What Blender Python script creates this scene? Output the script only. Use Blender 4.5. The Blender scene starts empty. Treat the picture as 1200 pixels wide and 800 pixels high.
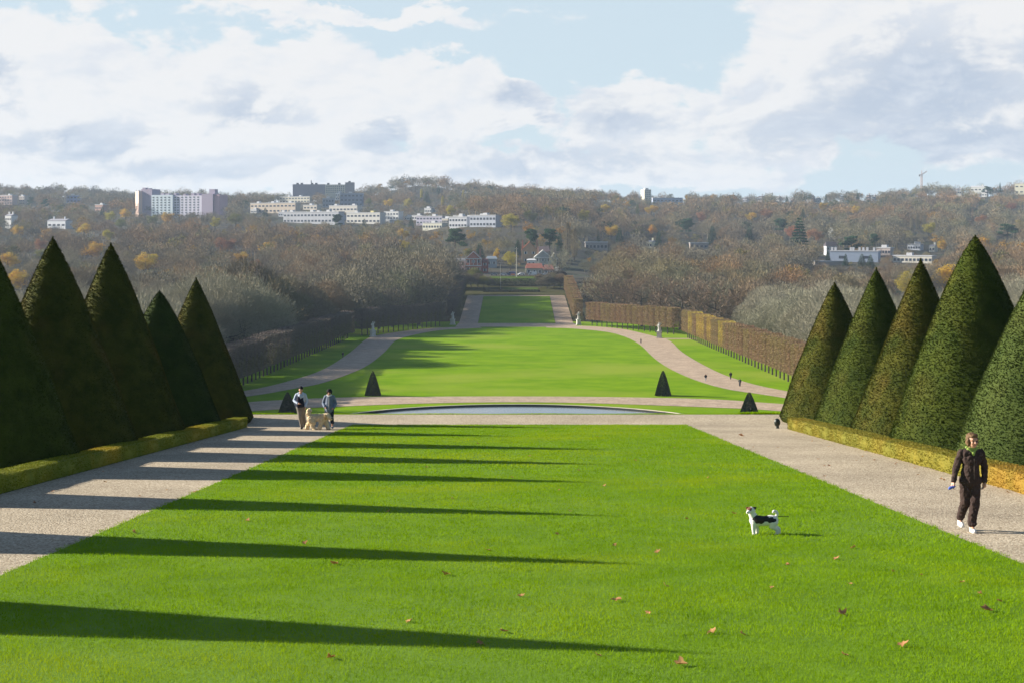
import bpy, bmesh, math, random
import numpy as np
from mathutils import Vector, Matrix
from math import radians as R
random.seed(7)
rng = np.random.default_rng(7)
S = bpy.context.scene
COL = S.collection

# ------------------------------------------------------------------ camera
F = 1800.0; VX = 605.0; HY = 270.0           # focal length in photo pixels, axis column, eye level row
cd = bpy.data.cameras.new('camera'); cam = bpy.data.objects.new('camera', cd); COL.objects.link(cam)
cam.location = (0, 0, 0); cam.rotation_euler = (R(90), 0, 0)
cd.sensor_width = 36; cd.lens = 54.0
cd.shift_x = (600 - VX) / 1200.0; cd.shift_y = (HY - 400) / 1200.0
cd.clip_start = 0.2; cd.clip_end = 20000
S.camera = cam

# ------------------------------------------------------------------ light and exposure
SUN_EL = R(20); SUN_AZ = R(-75.5)               # azimuth clockwise from the view axis
to_sun = Vector((math.sin(SUN_AZ) * math.cos(SUN_EL), math.cos(SUN_AZ) * math.cos(SUN_EL), math.sin(SUN_EL)))
sd = bpy.data.lights.new('sun', 'SUN'); sd.energy = 5.0; sd.angle = R(0.5); sd.color = (1.0, 0.93, 0.80)
sun = bpy.data.objects.new('sun', sd); COL.objects.link(sun)
sun.rotation_euler = to_sun.to_track_quat('Z', 'Y').to_euler()
S.view_settings.view_transform = 'Standard'; S.view_settings.look = 'None'
S.view_settings.exposure = 1.25; S.view_settings.gamma = 1; S.view_settings.use_curve_mapping = False
S.cycles.use_denoising = True
S.cycles.max_bounces = 6; S.cycles.diffuse_bounces = 3; S.cycles.glossy_bounces = 2
S.cycles.transmission_bounces = 3; S.cycles.volume_bounces = 0; S.cycles.transparent_max_bounces = 6
S.cycles.sample_clamp_indirect = 4

# ------------------------------------------------------------------ world: sky texture with clouds by direction
W = bpy.data.worlds.new('World'); S.world = W; W.use_nodes = True
nt = W.node_tree; nt.nodes.clear()
def N(t, tree=None, **kw):
    n = (tree or nt).nodes.new(t)
    for k, v in kw.items(): setattr(n, k, v)
    return n
def M(op, a, b=None, c=None, clamp=False, tree=None):
    tr = tree or nt
    n = tr.nodes.new('ShaderNodeMath'); n.operation = op; n.use_clamp = clamp
    for i, v in enumerate((a, b, c)):
        if v is None: continue
        if isinstance(v, (int, float)): n.inputs[i].default_value = v
        else: tr.links.new(v, n.inputs[i])
    return n.outputs[0]
def mixc(fac, a, b, tree=None, mode='MIX'):
    tr = tree or nt
    n = tr.nodes.new('ShaderNodeMix'); n.data_type = 'RGBA'; n.blend_type = mode
    for s, v in ((n.inputs[0], fac), (n.inputs[6], a), (n.inputs[7], b)):
        if isinstance(v, (int, float)): s.default_value = v
        elif isinstance(v, tuple): s.default_value = (*v, 1) if len(v) == 3 else v
        else: tr.links.new(v, s)
    return n.outputs[2]
sky = N('ShaderNodeTexSky'); sky.sky_type = 'NISHITA'; sky.sun_disc = False
sky.sun_elevation = SUN_EL; sky.sun_rotation = SUN_AZ; sky.air_density = 1.0; sky.dust_density = 0.6; sky.ozone_density = 2.0
tc = N('ShaderNodeTexCoord'); sx = N('ShaderNodeSeparateXYZ'); nt.links.new(tc.outputs['Generated'], sx.inputs[0])
azp = M('MULTIPLY', M('ARCTAN2', sx.outputs[0], sx.outputs[1]), 1800.0)
elp = M('MULTIPLY', M('ARCSINE', sx.outputs[2]), 1800.0)
cx = N('ShaderNodeCombineXYZ'); nt.links.new(azp, cx.inputs[0]); nt.links.new(M('MULTIPLY', elp, 1.9), cx.inputs[1])
def noise(scale, detail=6, rough=0.55, off=0.0, vec=None, tree=None, dist=0.0):
    tr = tree or nt
    n = tr.nodes.new('ShaderNodeTexNoise'); n.inputs['Scale'].default_value = scale
    n.inputs['Detail'].default_value = detail; n.inputs['Roughness'].default_value = rough
    n.inputs['Distortion'].default_value = dist
    if vec is not None:
        if off:
            a = tr.nodes.new('ShaderNodeVectorMath'); a.operation = 'ADD'; tr.links.new(vec, a.inputs[0])
            a.inputs[1].default_value = (off, off * .7, off * .3); vec = a.outputs[0]
        tr.links.new(vec, n.inputs['Vector'])
    return n.outputs['Fac']
n1 = noise(1 / 120, 9, 0.56, 0, cx.outputs[0], dist=0.35)
n2 = noise(1 / 95, 8, 0.6, 300, cx.outputs[0], dist=0.25)
n3 = noise(1 / 60, 7, 0.55, 900, cx.outputs[0])
n4 = noise(1 / 240, 4, 0.5, 1500, cx.outputs[0])
def nz_off(sc, det, ro, ox, oy, dist):
    a = nt.nodes.new('ShaderNodeVectorMath'); a.operation = 'ADD'; nt.links.new(cx.outputs[0], a.inputs[0]); a.inputs[1].default_value = (ox, oy, 0)
    return noise(sc, det, ro, 0, a.outputs[0], dist=dist)
n1b = nz_off(1 / 120, 9, 0.56, -16, 20, 0.35)
n5a = noise(1 / 42, 8, 0.6, 0, cx.outputs[0], dist=0.2); n5b = nz_off(1 / 42, 8, 0.6, -7, 9, 0.2)
relief = M('ADD', M('MULTIPLY', M('SUBTRACT', n1b, n1), 2.6), M('MULTIPLY', M('SUBTRACT', n5b, n5a), .75))
wx = M('ADD', azp, M('MULTIPLY', M('SUBTRACT', n1, 0.5), 190.0))
wy = M('ADD', elp, M('MULTIPLY', M('SUBTRACT', n2, 0.5), 110.0))
def blob(px, py, rx, ry):
    a = M('DIVIDE', M('SUBTRACT', wx, px - VX), rx); b = M('DIVIDE', M('SUBTRACT', wy, HY - py), ry)
    return M('SUBTRACT', 1.0, M('SQRT', M('ADD', M('MULTIPLY', a, a), M('MULTIPLY', b, b))))
def blobs(L):
    o = None
    for b in L:
        v = M('MULTIPLY', M('MAXIMUM', blob(*b[:4]), -0.6), b[4] if len(b) > 4 else 1.0)
        o = v if o is None else M('SMOOTH_MAX', o, v, 0.15)
    return o
dens = blobs([(60, 120, 230, 100), (300, 120, 230, 88), (500, 120, 130, 65), (590, 125, 62, 38), (745, 150, 110, 62), (1000, 60, 165, 120),
              (1160, 80, 190, 140), (900, 150, 80, 70), (250, 200, 520, 40), (660, 200, 260, 24), (430, 22, 210, 15, .45), (-500, 120, 400, 130), (1700, 120, 400, 120)])
mr = N('ShaderNodeMapRange', interpolation_type='SMOOTHSTEP'); mr.inputs[1].default_value = -0.02; mr.inputs[2].default_value = 0.19
nt.links.new(M('ADD', dens, M('ADD', M('MULTIPLY', M('SUBTRACT', n3, 0.5), 0.8), M('MULTIPLY', M('SUBTRACT', n5a, 0.5), 0.45))), mr.inputs[0])
D_ = M('MULTIPLY', mr.outputs[0], 0.95)
shd = blobs([(604, 118, 46, 26), (100, 178, 120, 32, .8), (440, 160, 50, 16, .8), (1085, 110, 190, 80), (1100, 168, 230, 32), (0, 92, 52, 38, .8),
             (950, 150, 140, 50, .6), (725, 140, 80, 32, .7), (285, 128, 62, 26, .6), (210, 200, 200, 22, .5), (620, 185, 250, 20, .5)])
mr2 = N('ShaderNodeMapRange', interpolation_type='SMOOTHSTEP'); mr2.inputs[1].default_value = -0.10; mr2.inputs[2].default_value = 0.70
nt.links.new(M('ADD', M('ADD', shd, M('MULTIPLY', M('SUBTRACT', n2, 0.5), 0.9)), M('ADD', M('MULTIPLY', M('SUBTRACT', n4, 0.5), 0.4), relief)), mr2.inputs[0])
CW = 6.25
ccol = mixc(mr2.outputs[0], (CW, CW * 0.995, CW * 1.0), (CW * 0.58, CW * 0.665, CW * 0.80))
mv = M('MULTIPLY', M('SUBTRACT', n1, 0.5), 0.55)
ccol = mixc(M('ADD', 0.10, M('MULTIPLY', relief, 1.6), clamp=True), ccol, (CW * 0.86, CW * 0.90, CW * 0.97))
# the open sky low down carries thin bright veil
veil = N('ShaderNodeMapRange', interpolation_type='SMOOTHSTEP'); veil.inputs[1].default_value = 680; veil.inputs[2].default_value = 240
veil.inputs[3].default_value = 0.0; veil.inputs[4].default_value = 0.90; nt.links.new(elp, veil.inputs[0])
front = N('ShaderNodeMapRange', interpolation_type='SMOOTHSTEP'); front.inputs[1].default_value = -0.1; front.inputs[2].default_value = 0.75; nt.links.new(sx.outputs[1], front.inputs[0])
base = mixc(M('MULTIPLY', veil.outputs[0], front.outputs[0]), sky.outputs[0], (CW * 0.72, CW * 0.86, CW * 0.96))
fin = mixc(M('MULTIPLY', D_, front.outputs[0]), base, ccol)
up = N('ShaderNodeMapRange'); up.inputs[1].default_value = -40; up.inputs[2].default_value = 0; nt.links.new(elp, up.inputs[0])
fin = mixc(up.outputs[0], sky.outputs[0], fin)
bg = N('ShaderNodeBackground'); bg.inputs[1].default_value = 0.06; nt.links.new(fin, bg.inputs[0])
out = N('ShaderNodeOutputWorld'); nt.links.new(bg.outputs[0], out.inputs[0])

# ------------------------------------------------------------------ materials
MATS = {}
def mat(name, c1, c2=None, scale=1.0, rough=0.85, c3=None, island=0.0, objrand=0.0, bump=0.0, bscale=None, trans=0.0,
        spec=0.2, detail=4, coord='Object', ramp=(0.35, 0.65), metal=0.0, objcols=None, bdist=0.05):
    if name in MATS: return MATS[name]
    m = bpy.data.materials.new(name); m.use_nodes = True; t = m.node_tree; t.nodes.clear()
    o = N('ShaderNodeOutputMaterial', t); p = N('ShaderNodeBsdfPrincipled', t)
    p.inputs['Roughness'].default_value = rough; p.inputs['Specular IOR Level'].default_value = spec
    p.inputs['Metallic'].default_value = metal
    tcn = N('ShaderNodeTexCoord', t)
    col = None
    if c2 is None: c2 = tuple(x * 0.85 for x in c1)
    f = noise(scale, detail, 0.6, 0, tcn.outputs[coord], t)
    mr = N('ShaderNodeMapRange', t); mr.inputs[1].default_value = ramp[0]; mr.inputs[2].default_value = ramp[1]; t.links.new(f, mr.inputs[0])
    col = mixc(mr.outputs[0], c1, c2, t)
    if objcols:
        oi = N('ShaderNodeObjectInfo', t); cr = N('ShaderNodeValToRGB', t); cr.color_ramp.interpolation = 'CONSTANT' if objcols[0] == 'C' else 'LINEAR'
        cs = objcols[1:]
        els = cr.color_ramp.elements
        while len(els) < len(cs): els.new(0.5)
        for i, c in enumerate(cs): els[i].position = i / (len(cs) - (0 if objcols[0] == 'C' else 1)); els[i].color = (*c, 1)
        t.links.new(oi.outputs['Random'], cr.inputs[0])
        col = mixc(0.6, col, cr.outputs[0], t)
    if c3 is not None:
        f2 = noise(scale * 0.23, 3, 0.5, 31.7, tcn.outputs[coord], t)
        m3 = N('ShaderNodeMapRange', t); m3.inputs[1].default_value = 0.5; m3.inputs[2].default_value = 0.68; t.links.new(f2, m3.inputs[0])
        col = mixc(m3.outputs[0], col, c3, t)
    val = None
    if island:
        g = N('ShaderNodeNewGeometry', t)
        val = M('ADD', 1 - island, M('MULTIPLY', g.outputs['Random Per Island'], 2 * island), tree=t)
    if objrand:
        oi = N('ShaderNodeObjectInfo', t)
        v2 = M('ADD', 1 - objrand, M('MULTIPLY', oi.outputs['Random'], 2 * objrand), tree=t)
        val = v2 if val is None else M('MULTIPLY', val, v2, tree=t)
    if val is not None:
        h = N('ShaderNodeHueSaturation', t); t.links.new(col, h.inputs['Color']); t.links.new(val, h.inputs['Value'])
        if objrand:
            h.inputs['Saturation'].default_value = 1
            t.links.new(M('ADD', 0.487, M('MULTIPLY', M('FRACT', M('MULTIPLY', oi.outputs['Random'], 7.31, tree=t), tree=t), 0.026, tree=t), tree=t), h.inputs['Hue'])
        col = h.outputs[0]
    t.links.new(col, p.inputs['Base Color'])
    if bump:
        b = N('ShaderNodeBump', t); b.inputs['Strength'].default_value = bump; b.inputs['Distance'].default_value = bdist
        t.links.new(noise(bscale or scale * 4, 5, 0.65, 3.3, tcn.outputs[coord], t), b.inputs['Height']); t.links.new(b.outputs[0], p.inputs['Normal'])
    sh = p.outputs[0]
    if trans:
        tr = N('ShaderNodeBsdfTranslucent', t); t.links.new(col, tr.inputs[0])
        mx = N('ShaderNodeMixShader', t); mx.inputs[0].default_value = trans
        t.links.new(sh, mx.inputs[1]); t.links.new(tr.outputs[0], mx.inputs[2]); sh = mx.outputs[0]
    t.links.new(sh, o.inputs[0]); MATS[name] = m
    return m

# ------------------------------------------------------------------ object helpers
def tag(o, label=None, cat=None, group=None, kind=None):
    if label: o['label'] = label
    if cat: o['category'] = cat
    if group: o['group'] = group
    if kind: o['kind'] = kind
    return o
def empty(name, loc, label, cat, group=None, rz=0.0, s=1.0):
    o = bpy.data.objects.new(name, None); COL.objects.link(o); o.location = loc; o.rotation_euler = (0, 0, rz); o.scale = (s, s, s)
    o.empty_display_size = 0.3
    return tag(o, label, cat, group)
def link(name, me, m=None, parent=None, loc=None):
    o = bpy.data.objects.new(name, me); COL.objects.link(o)
    if m is not None and len(me.materials) == 0: me.materials.append(m)
    if parent is not None: o.parent = parent
    if loc is not None: o.location = loc
    return o
def bm_obj(name, bm, m, parent=None, loc=None, smooth=False):
    me = bpy.data.meshes.new(name)
    bmesh.ops.recalc_face_normals(bm, faces=bm.faces); bm.to_mesh(me); bm.free()
    if smooth: me.shade_smooth()
    return link(name, me, m, parent, loc)
def np_mesh(name, V, Fc, smooth=False):
    """V (n,3) float, Fc (m,k) int."""
    me = bpy.data.meshes.new(name); V = np.asarray(V, np.float32); Fc = np.asarray(Fc, np.int32); k = Fc.shape[1]
    me.vertices.add(len(V)); me.vertices.foreach_set('co', V.ravel())
    me.loops.add(Fc.size); me.loops.foreach_set('vertex_index', Fc.ravel())
    me.polygons.add(len(Fc)); me.polygons.foreach_set('loop_start', np.arange(0, Fc.size, k, dtype=np.int32))
    me.polygons.foreach_set('loop_total', np.full(len(Fc), k, np.int32)) if False else None
    me.update(calc_edges=True)
    if smooth: me.shade_smooth()
    return me
def tri_mesh(name, T):
    T = np.asarray(T, np.float32).reshape(-1, 3)
    return np_mesh(name, T, np.arange(len(T)).reshape(-1, 3))
def unit(a): return a / (np.linalg.norm(a, axis=-1, keepdims=True) + 1e-9)
def slivers(P, Dv, L, Wd, g=rng):
    """triangles: base at P, tip at P+Dv*L, base width Wd"""
    P = np.asarray(P, float); Dv = unit(np.asarray(Dv, float)); n = len(P)
    s = unit(np.cross(Dv, g.normal(size=(n, 3)))); L = np.broadcast_to(L, (n,))[:, None]; Wd = np.broadcast_to(Wd, (n,))[:, None]
    return np.stack([P - s * Wd / 2, P + s * Wd / 2, P + Dv * L], axis=1)
def box(bm, x0, x1, y0, y1, z0, z1):
    vs = [bm.verts.new(p) for p in ((x0, y0, z0), (x1, y0, z0), (x1, y1, z0), (x0, y1, z0), (x0, y0, z1), (x1, y0, z1), (x1, y1, z1), (x0, y1, z1))]
    for f in ((0, 3, 2, 1), (4, 5, 6, 7), (0, 1, 5, 4), (1, 2, 6, 5), (2, 3, 7, 6), (3, 0, 4, 7)): bm.faces.new([vs[i] for i in f])
def boxo(name, m, parent, *b, bevel=0.0):
    bm = bmesh.new(); box(bm, *b)
    if bevel: bmesh.ops.bevel(bm, geom=bm.edges[:], offset=bevel, segments=2, affect='EDGES')
    return bm_obj(name, bm, m, parent)
def tube_tris(P, r, sides=5):
    """closed-less tube along polyline P with radii r -> (V, quads as tris)"""
    P = np.asarray(P, float); n = len(P); V = []
    for i in range(n):
        d = P[min(i + 1, n - 1)] - P[max(i - 1, 0)]; d = d / (np.linalg.norm(d) + 1e-9)
        a = np.cross(d, [0.31, 0.77, 0.55]); a /= np.linalg.norm(a) + 1e-9; b = np.cross(d, a)
        for k in range(sides):
            t = 2 * math.pi * k / sides; V.append(P[i] + (a * math.cos(t) + b * math.sin(t)) * r[i])
    V = np.array(V); T = []
    for i in range(n - 1):
        for k in range(sides):
            a0 = i * sides + k; a1 = i * sides + (k + 1) % sides; T.append((V[a0], V[a1], V[a1 + sides])); T.append((V[a0], V[a1 + sides], V[a0 + sides]))
    return np.array(T)

# ------------------------------------------------------------------ terrain
PY = [-80, -20, 4, 65, 68.8, 225, 340, 680, 800, 830, 860, 900, 930, 985]
PH = [1.6, 1.6, 3.2824, 8.2, 8.2, 35.5, 35.5, 41.6, 34.2, 33.3, 30.6, 27.9, 26.8, 25.6]
SYl = [-80, 0, 65, 150, 225, 340, 700, 900]; SHl = [9, 14, 26, 34, 35.5, 35.5, 37, 33]
far = {'l': ([900, 1100, 1300, 1500, 1800, 2100, 2600], [33, 26, 16, 4, -12, -30, 0]),
       'c': ([900, 1000, 1100, 1300, 1500, 1800, 2100, 2600], [27.9, 25.4, 17, 5, -8, -24, -38, 0]),
       'r': ([900, 1100, 1300, 1500, 1800, 2100, 2600], [33, 27, 20, 8, -9, -30, 0])}
RX = [-700, -300, 0, 60, 100, 150, 262, 340, 430, 462, 490, 515, 545, 600, 650, 700, 760, 900, 1000, 1045, 1090, 1140, 1200, 1500, 2000]
RYp = [222, 220, 219, 220, 223, 227, 229, 228, 223, 213, 208, 210, 217, 221, 226, 228, 230, 231, 227, 225, 220, 222, 218, 216, 220]
def sstep(x): x = np.clip(x, 0, 1); return x * x * (3 - 2 * x)
def ground_h(X, Y):
    X = np.asarray(X, float); Y = np.asarray(Y, float)
    ax = np.interp(Y, PY, PH); sd_ = np.interp(Y, SYl, SHl)
    b0 = np.interp(Y, [68.8, 225, 700, 860], [18, 85, 85, 75]); bw = np.interp(Y, [68, 225], [90, 90])
    w = sstep((np.abs(X) - b0) / bw)
    near = ax * (1 - w) + sd_ * w
    c = VX + F * X / np.maximum(Y, 200)
    ridge = -(260 - np.interp(c, RX, RYp)) / 1800 * 2600
    def prof(k):
        y, h = far[k]; t = np.interp(Y, y[:-1], h[:-1]); u = sstep((Y - y[-2]) / (2600 - y[-2]))
        return t * (1 - u) + ridge * u
    l, ce, r = prof('l'), prof('c'), prof('r')
    wl = sstep((c - 470) / 90); wr = sstep((c - 650) / 120)
    f = (l * (1 - wl) + ce * wl) * (1 - wr) + r * wr
    f = f + 2.2 * np.sin(X / 71 + Y / 190) * np.sin(Y / 133 - X / 210) * sstep((Y - 1000) / 300) * sstep((2600 - Y) / 300)
    f = np.where(Y > 2600, f + (Y - 2600) * 0.045, f)
    t = sstep((Y - 880) / 100)
    return near * (1 - t) + f * t
def gz(x, y): return -float(ground_h(x, y))
_sol = {}
def solve(px, py, d0=60.0, d1=2600.0, off=0.0):
    """distance at which ground (raised by off) is seen at photo row py in column px (first from the far side)"""
    Y = np.linspace(d1, d0, 6000); X = (px - VX) / F * Y
    row = HY + F * (ground_h(X, Y) - off) / Y
    i = np.argmax(row >= py)
    return float(Y[i]), float(X[i])
def at(px, py, Y): return Vector(((px - VX) / F * Y, Y, -(py - HY) / F * Y))

G_FAR1, G_FAR2 = (0.155, 0.30, 0.022), (0.12, 0.25, 0.018)
m_ground = mat('leaf_litter', (0.040, 0.034, 0.022), (0.055, 0.044, 0.028), 0.12, c3=(0.04, 0.05, 0.02))
m_lawn = mat('plain_grass', (0.185, 0.305, 0.010), (0.125, 0.235, 0.007), 0.11, rough=1.0, spec=.0, c3=(0.225, 0.30, 0.03), bump=0.6, bscale=2.0, detail=8, bdist=.12)
m_bank = mat('bank_grass', (0.10, 0.17, 0.02), (0.075, 0.135, 0.015), 0.3, rough=0.9, c3=(0.11, 0.13, 0.04))
ys = sorted(set(PY + list(np.arange(-80, 0, 10.)) + list(np.arange(0, 72, 4.)) + list(np.arange(75, 240, 7.)) + list(np.arange(240, 1000, 12.)) + list(np.arange(1000, 2700, 30.)) + list(np.arange(2700, 4600, 150.))))
ss = np.concatenate([-np.linspace(1, 0.0, 75)[:-1] ** 1.35, [0], np.linspace(0, 1, 75)[1:] ** 1.35])
YY = np.repeat(ys, len(ss)); XX = np.tile(ss, len(ys)) * (260 + 0.75 * np.maximum(YY, 0))
ZZ = -ground_h(XX, YY) - 0.25
nx = len(ss); idx = []
ii, jj = np.meshgrid(np.arange(len(ys) - 1), np.arange(nx - 1), indexing='ij'); a = (ii * nx + jj).ravel()
me = np_mesh('terrain', np.stack([XX, YY, ZZ], 1), np.stack([a, a + 1, a + nx + 1, a + nx], 1), True)
tag(link('terrain', me, m_ground), kind='structure')

def catmull(P, n=5):
    P = [np.array(p, float) for p in P]; Q = [2 * P[0] - P[1]] + P + [2 * P[-1] - P[-2]]; o = []
    for i in range(1, len(Q) - 2):
        for k in range(n):
            t = k / n; a, b, c, d = Q[i - 1:i + 3]
            o.append(0.5 * ((2 * b) + (-a + c) * t + (2 * a - 5 * b + 4 * c - d) * t * t + (-a + 3 * b - 3 * c + d) * t ** 3))
    o.append(P[-1]); return [tuple(p) for p in o]
def sheet(name, pts, m, dz, parent=None, kind='structure', thick=0.0):
    """flat sheet laid on the terrain, outline pts in ground XY"""
    bm = bmesh.new(); vs = [bm.verts.new((x, y, 0)) for x, y in pts]
    es = [bm.edges.new((vs[i], vs[(i + 1) % len(vs)])) for i in range(len(vs))]
    bmesh.ops.triangle_fill(bm, edges=es, use_beauty=True, normal=(0, 0, 1))
    lo, hi = min(p[1] for p in pts), max(p[1] for p in pts)
    cuts = [y for y in PY if lo < y < hi] + ([y for y in np.arange(860, 990, 15.) if lo < y < hi])
    for y in cuts:
        bmesh.ops.bisect_plane(bm, geom=bm.verts[:] + bm.edges[:] + bm.faces[:], plane_co=(0, y, 0), plane_no=(0, 1, 0), dist=1e-5)
    for v in bm.verts: v.co.z = gz(v.co.x, v.co.y) + dz
    for f in bm.faces:
        f.normal_update()
        if f.normal.z < 0: f.normal_flip()
    me = bpy.data.meshes.new(name); bm.to_mesh(me); bm.free()
    return tag(link(name, me, m), kind=kind)
def rect(x0, x1, y0, y1): return [(x0, y0), (x1, y0), (x1, y1), (x0, y1)]
def gp(px, py):                                # photo pixel of the far plain -> ground XY
    Y = np.linspace(226, 1000, 8000); row = HY + F * np.interp(Y, PY, PH) / Y
    i = np.argmax(row <= py); return ((px - VX) / F * Y[i], float(Y[i]))

# gravel of the near terrace
def gravel(name, cols, sc):
    m = bpy.data.materials.new(name); m.use_nodes = True; t = m.node_tree; p = t.nodes['Principled BSDF']
    tcn = N('ShaderNodeTexCoord', t); P = tcn.outputs['Object']
    v = N('ShaderNodeTexVoronoi', t); v.inputs['Scale'].default_value = sc; t.links.new(P, v.inputs[0])
    cr = N('ShaderNodeValToRGB', t); e = cr.color_ramp.elements
    while len(e) < len(cols): e.new(.5)
    for i, c in enumerate(cols): e[i].position = i / (len(cols) - 1); e[i].color = (*c, 1)
    sp = N('ShaderNodeSeparateColor', t); t.links.new(v.outputs['Color'], sp.inputs[0]); t.links.new(sp.outputs[0], cr.inputs[0])
    big = noise(0.35, 5, 0.6, 5, P, t); mrr = N('ShaderNodeMapRange', t); mrr.inputs[1].default_value = .3; mrr.inputs[2].default_value = .7; mrr.inputs[3].default_value = .78; mrr.inputs[4].default_value = 1.14
    t.links.new(big, mrr.inputs[0]); h = N('ShaderNodeHueSaturation', t); t.links.new(cr.outputs[0], h.inputs['Color']); t.links.new(mrr.outputs[0], h.inputs['Value'])
    t.links.new(h.outputs[0], p.inputs['Base Color']); p.inputs['Roughness'].default_value = .95; p.inputs['Specular IOR Level'].default_value = .1
    b = N('ShaderNodeBump', t); b.inputs['Strength'].default_value = .8; b.inputs['Distance'].default_value = 0.012
    t.links.new(M('ADD', M('MULTIPLY', v.outputs['Distance'], -1.0, tree=t), noise(sc * .25, 4, .7, 2, P, t), tree=t), b.inputs['Height']); t.links.new(b.outputs[0], p.inputs['Normal'])
    return m
m_gravel = gravel('gravel', [(0.22, 0.165, 0.11), (0.37, 0.30, 0.215), (0.46, 0.385, 0.28), (0.57, 0.49, 0.37)], 32)
m_path = gravel('path_gravel', [(0.36, 0.27, 0.195), (0.43, 0.325, 0.235), (0.47, 0.36, 0.265)], 3)
m_soil = mat('lawn_soil', (0.13, 0.24, 0.003), (0.09, 0.18, 0.002), 1.2, c3=(0.12, 0.22, 0.015), bump=.7, bscale=30, bdist=.03)

sheet('terrace_gravel', [(-10.95, -20), (10.95, -20), (10.95, 61.3), (17.8, 61.3), (17.8, 68.6), (-17.8, 68.6), (-17.8, 61.3), (-10.95, 61.3)], m_gravel, 0.0)
LAWN = [(-6.9, -18), (7.15, -18), (7.15, 64.1), (6.8, 64.7), (-6.5, 64.7), (-6.9, 64.1)]
sheet('lawn', LAWN, m_soil, 0.01)
sheet('planting_bed', rect(-17.8, -10.95, -20, 61.3), m_bank, 0.004)
sheet('planting_bed', rect(10.95, 17.8, -20, 61.3), m_bank, 0.004)
sheet('crest_bank', rect(-17.95, 17.95, 68.6, 230), m_lawn, 0.0)
for sgn in (-1, 1):
    sheet('side_bank', [(sgn * 17.95, 68.9), (sgn * 17.95, 229.9), (sgn * 84, 229.9), (sgn * 84, 222), (sgn * 18.3, 68.9)], m_bank, -0.05)
sheet('plain_lawn', rect(-85, 85, 230, 690), m_lawn, 0.0)
sheet('alley_verge', rect(-31, 31, 690, 900), mat('dark_verge', (0.06, 0.065, 0.022), (0.08, 0.07, 0.035), .3, rough=1, spec=0), 0.0)  # dull dark green-brown ground along the alley
sheet('alley_lawn', rect(-17, 17.4, 686, 798), m_lawn, 0.03)
sheet('alley_path', rect(-25.5, -17.1, 683, 803), m_path, 0.035)
sheet('alley_path', rect(17.5, 25.3, 683, 803), m_path, 0.035)
sheet('cross_path', rect(-26, 26, 655, 684), m_path, 0.04)
sheet('cross_path', rect(-25.4, 25.2, 798.3, 804), m_path, 0.03)
sheet('cross_path', rect(50, 66, 557, 563), m_path, 0.03)
def pxy(L, n=5): return catmull([gp(*p) for p in L], n)
A = pxy([(200, 466), (288, 457.5), (350, 443), (383, 430.5), (410, 413), (430, 397), (450, 391.7), (497, 385.3), (560, 382.4)])
B = pxy([(200, 474), (292, 464), (340, 456), (383, 447), (427, 430), (450, 413), (464, 399), (485, 392.5), (517, 387), (565, 384.2)])
sheet('plain_path', A + B[::-1], m_path, 0.05)
A = pxy([(990, 470), (913, 456.5), (867, 445.5), (833, 432), (800, 413), (786, 400), (772, 395.5), (745, 388.8), (727, 385.3), (690, 382.3), (640, 381.5)])
B = pxy([(990, 478), (925, 467), (890, 461.5), (853, 456), (817, 446), (787, 433), (767, 420), (750, 404), (733, 395), (710, 389), (670, 385), (640, 384)])
sheet('plain_path', A + B[::-1], m_path, 0.05)
A = pxy([(130, 486), (290, 471), (400, 465.5), (500, 464.5), (600, 464.2), (700, 464.8), (830, 467.5), (915, 473), (1090, 484)])
B = pxy([(130, 500), (290, 482), (400, 476), (500, 472.4), (600, 471), (700, 472.4), (830, 477), (915, 481.5), (1090, 498)])
sheet('ring_path', A + B[::-1], m_path, 0.05)

# grass lip on the terrace crest
PC, PR = 272.0, 39.3
# pond
def disc(r0, r1, z0, z1, seg=128):
    V = []; T = []
    for k in range(seg):
        a = 2 * math.pi * k / seg
        V += [(r0 * math.cos(a), r0 * math.sin(a), z0), (r1 * math.cos(a), r1 * math.sin(a), z1)]
    for k in range(seg):
        a = 2 * k; b = 2 * ((k + 1) % seg); T.append((a, a + 1, b + 1, b))
    return V, T
pond = empty('pond', (0, PC, gz(0, PC)), 'wide round ornamental pond with pale stone rim below the terrace', 'pond')
m_cop = mat('coping_stone', (0.62, 0.55, 0.42), (0.5, 0.44, 0.33), 0.5)
m_wall = mat('dark_stone', (0.03, 0.032, 0.03), (0.05, 0.05, 0.04), 0.8)  # inner basin wall in one dark tone
m_water = mat('water', (0.05, 0.07, 0.085), rough=0.10, spec=1.0, bump=0.16, bscale=1.2, bdist=.15)
prof = [(PR + .55, 0.02), (PR + .55, 0.36), (PR, 0.36), (PR, 0.28)]
V = []; T = []; seg = 160
for k in range(seg):
    a = 2 * math.pi * k / seg; V += [(r * math.cos(a), r * math.sin(a), z) for r, z in prof]
for k in range(seg):
    for j in range(3): a = 4 * k + j; b = 4 * ((k + 1) % seg) + j; T.append((a, a + 1, b + 1, b))
link('coping', np_mesh('coping', V, T), m_cop, pond)
V, T = disc(PR - 0.02, PR - 0.02, 0.29, -1.3, 160); link('basin_wall', np_mesh('basin_wall', V, T), m_wall, pond)
bm = bmesh.new(); bmesh.ops.create_circle(bm, cap_ends=True, radius=PR - 0.03, segments=160); wat = bm_obj('water', bm, m_water, pond); wat.location.z = 0.04

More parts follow.
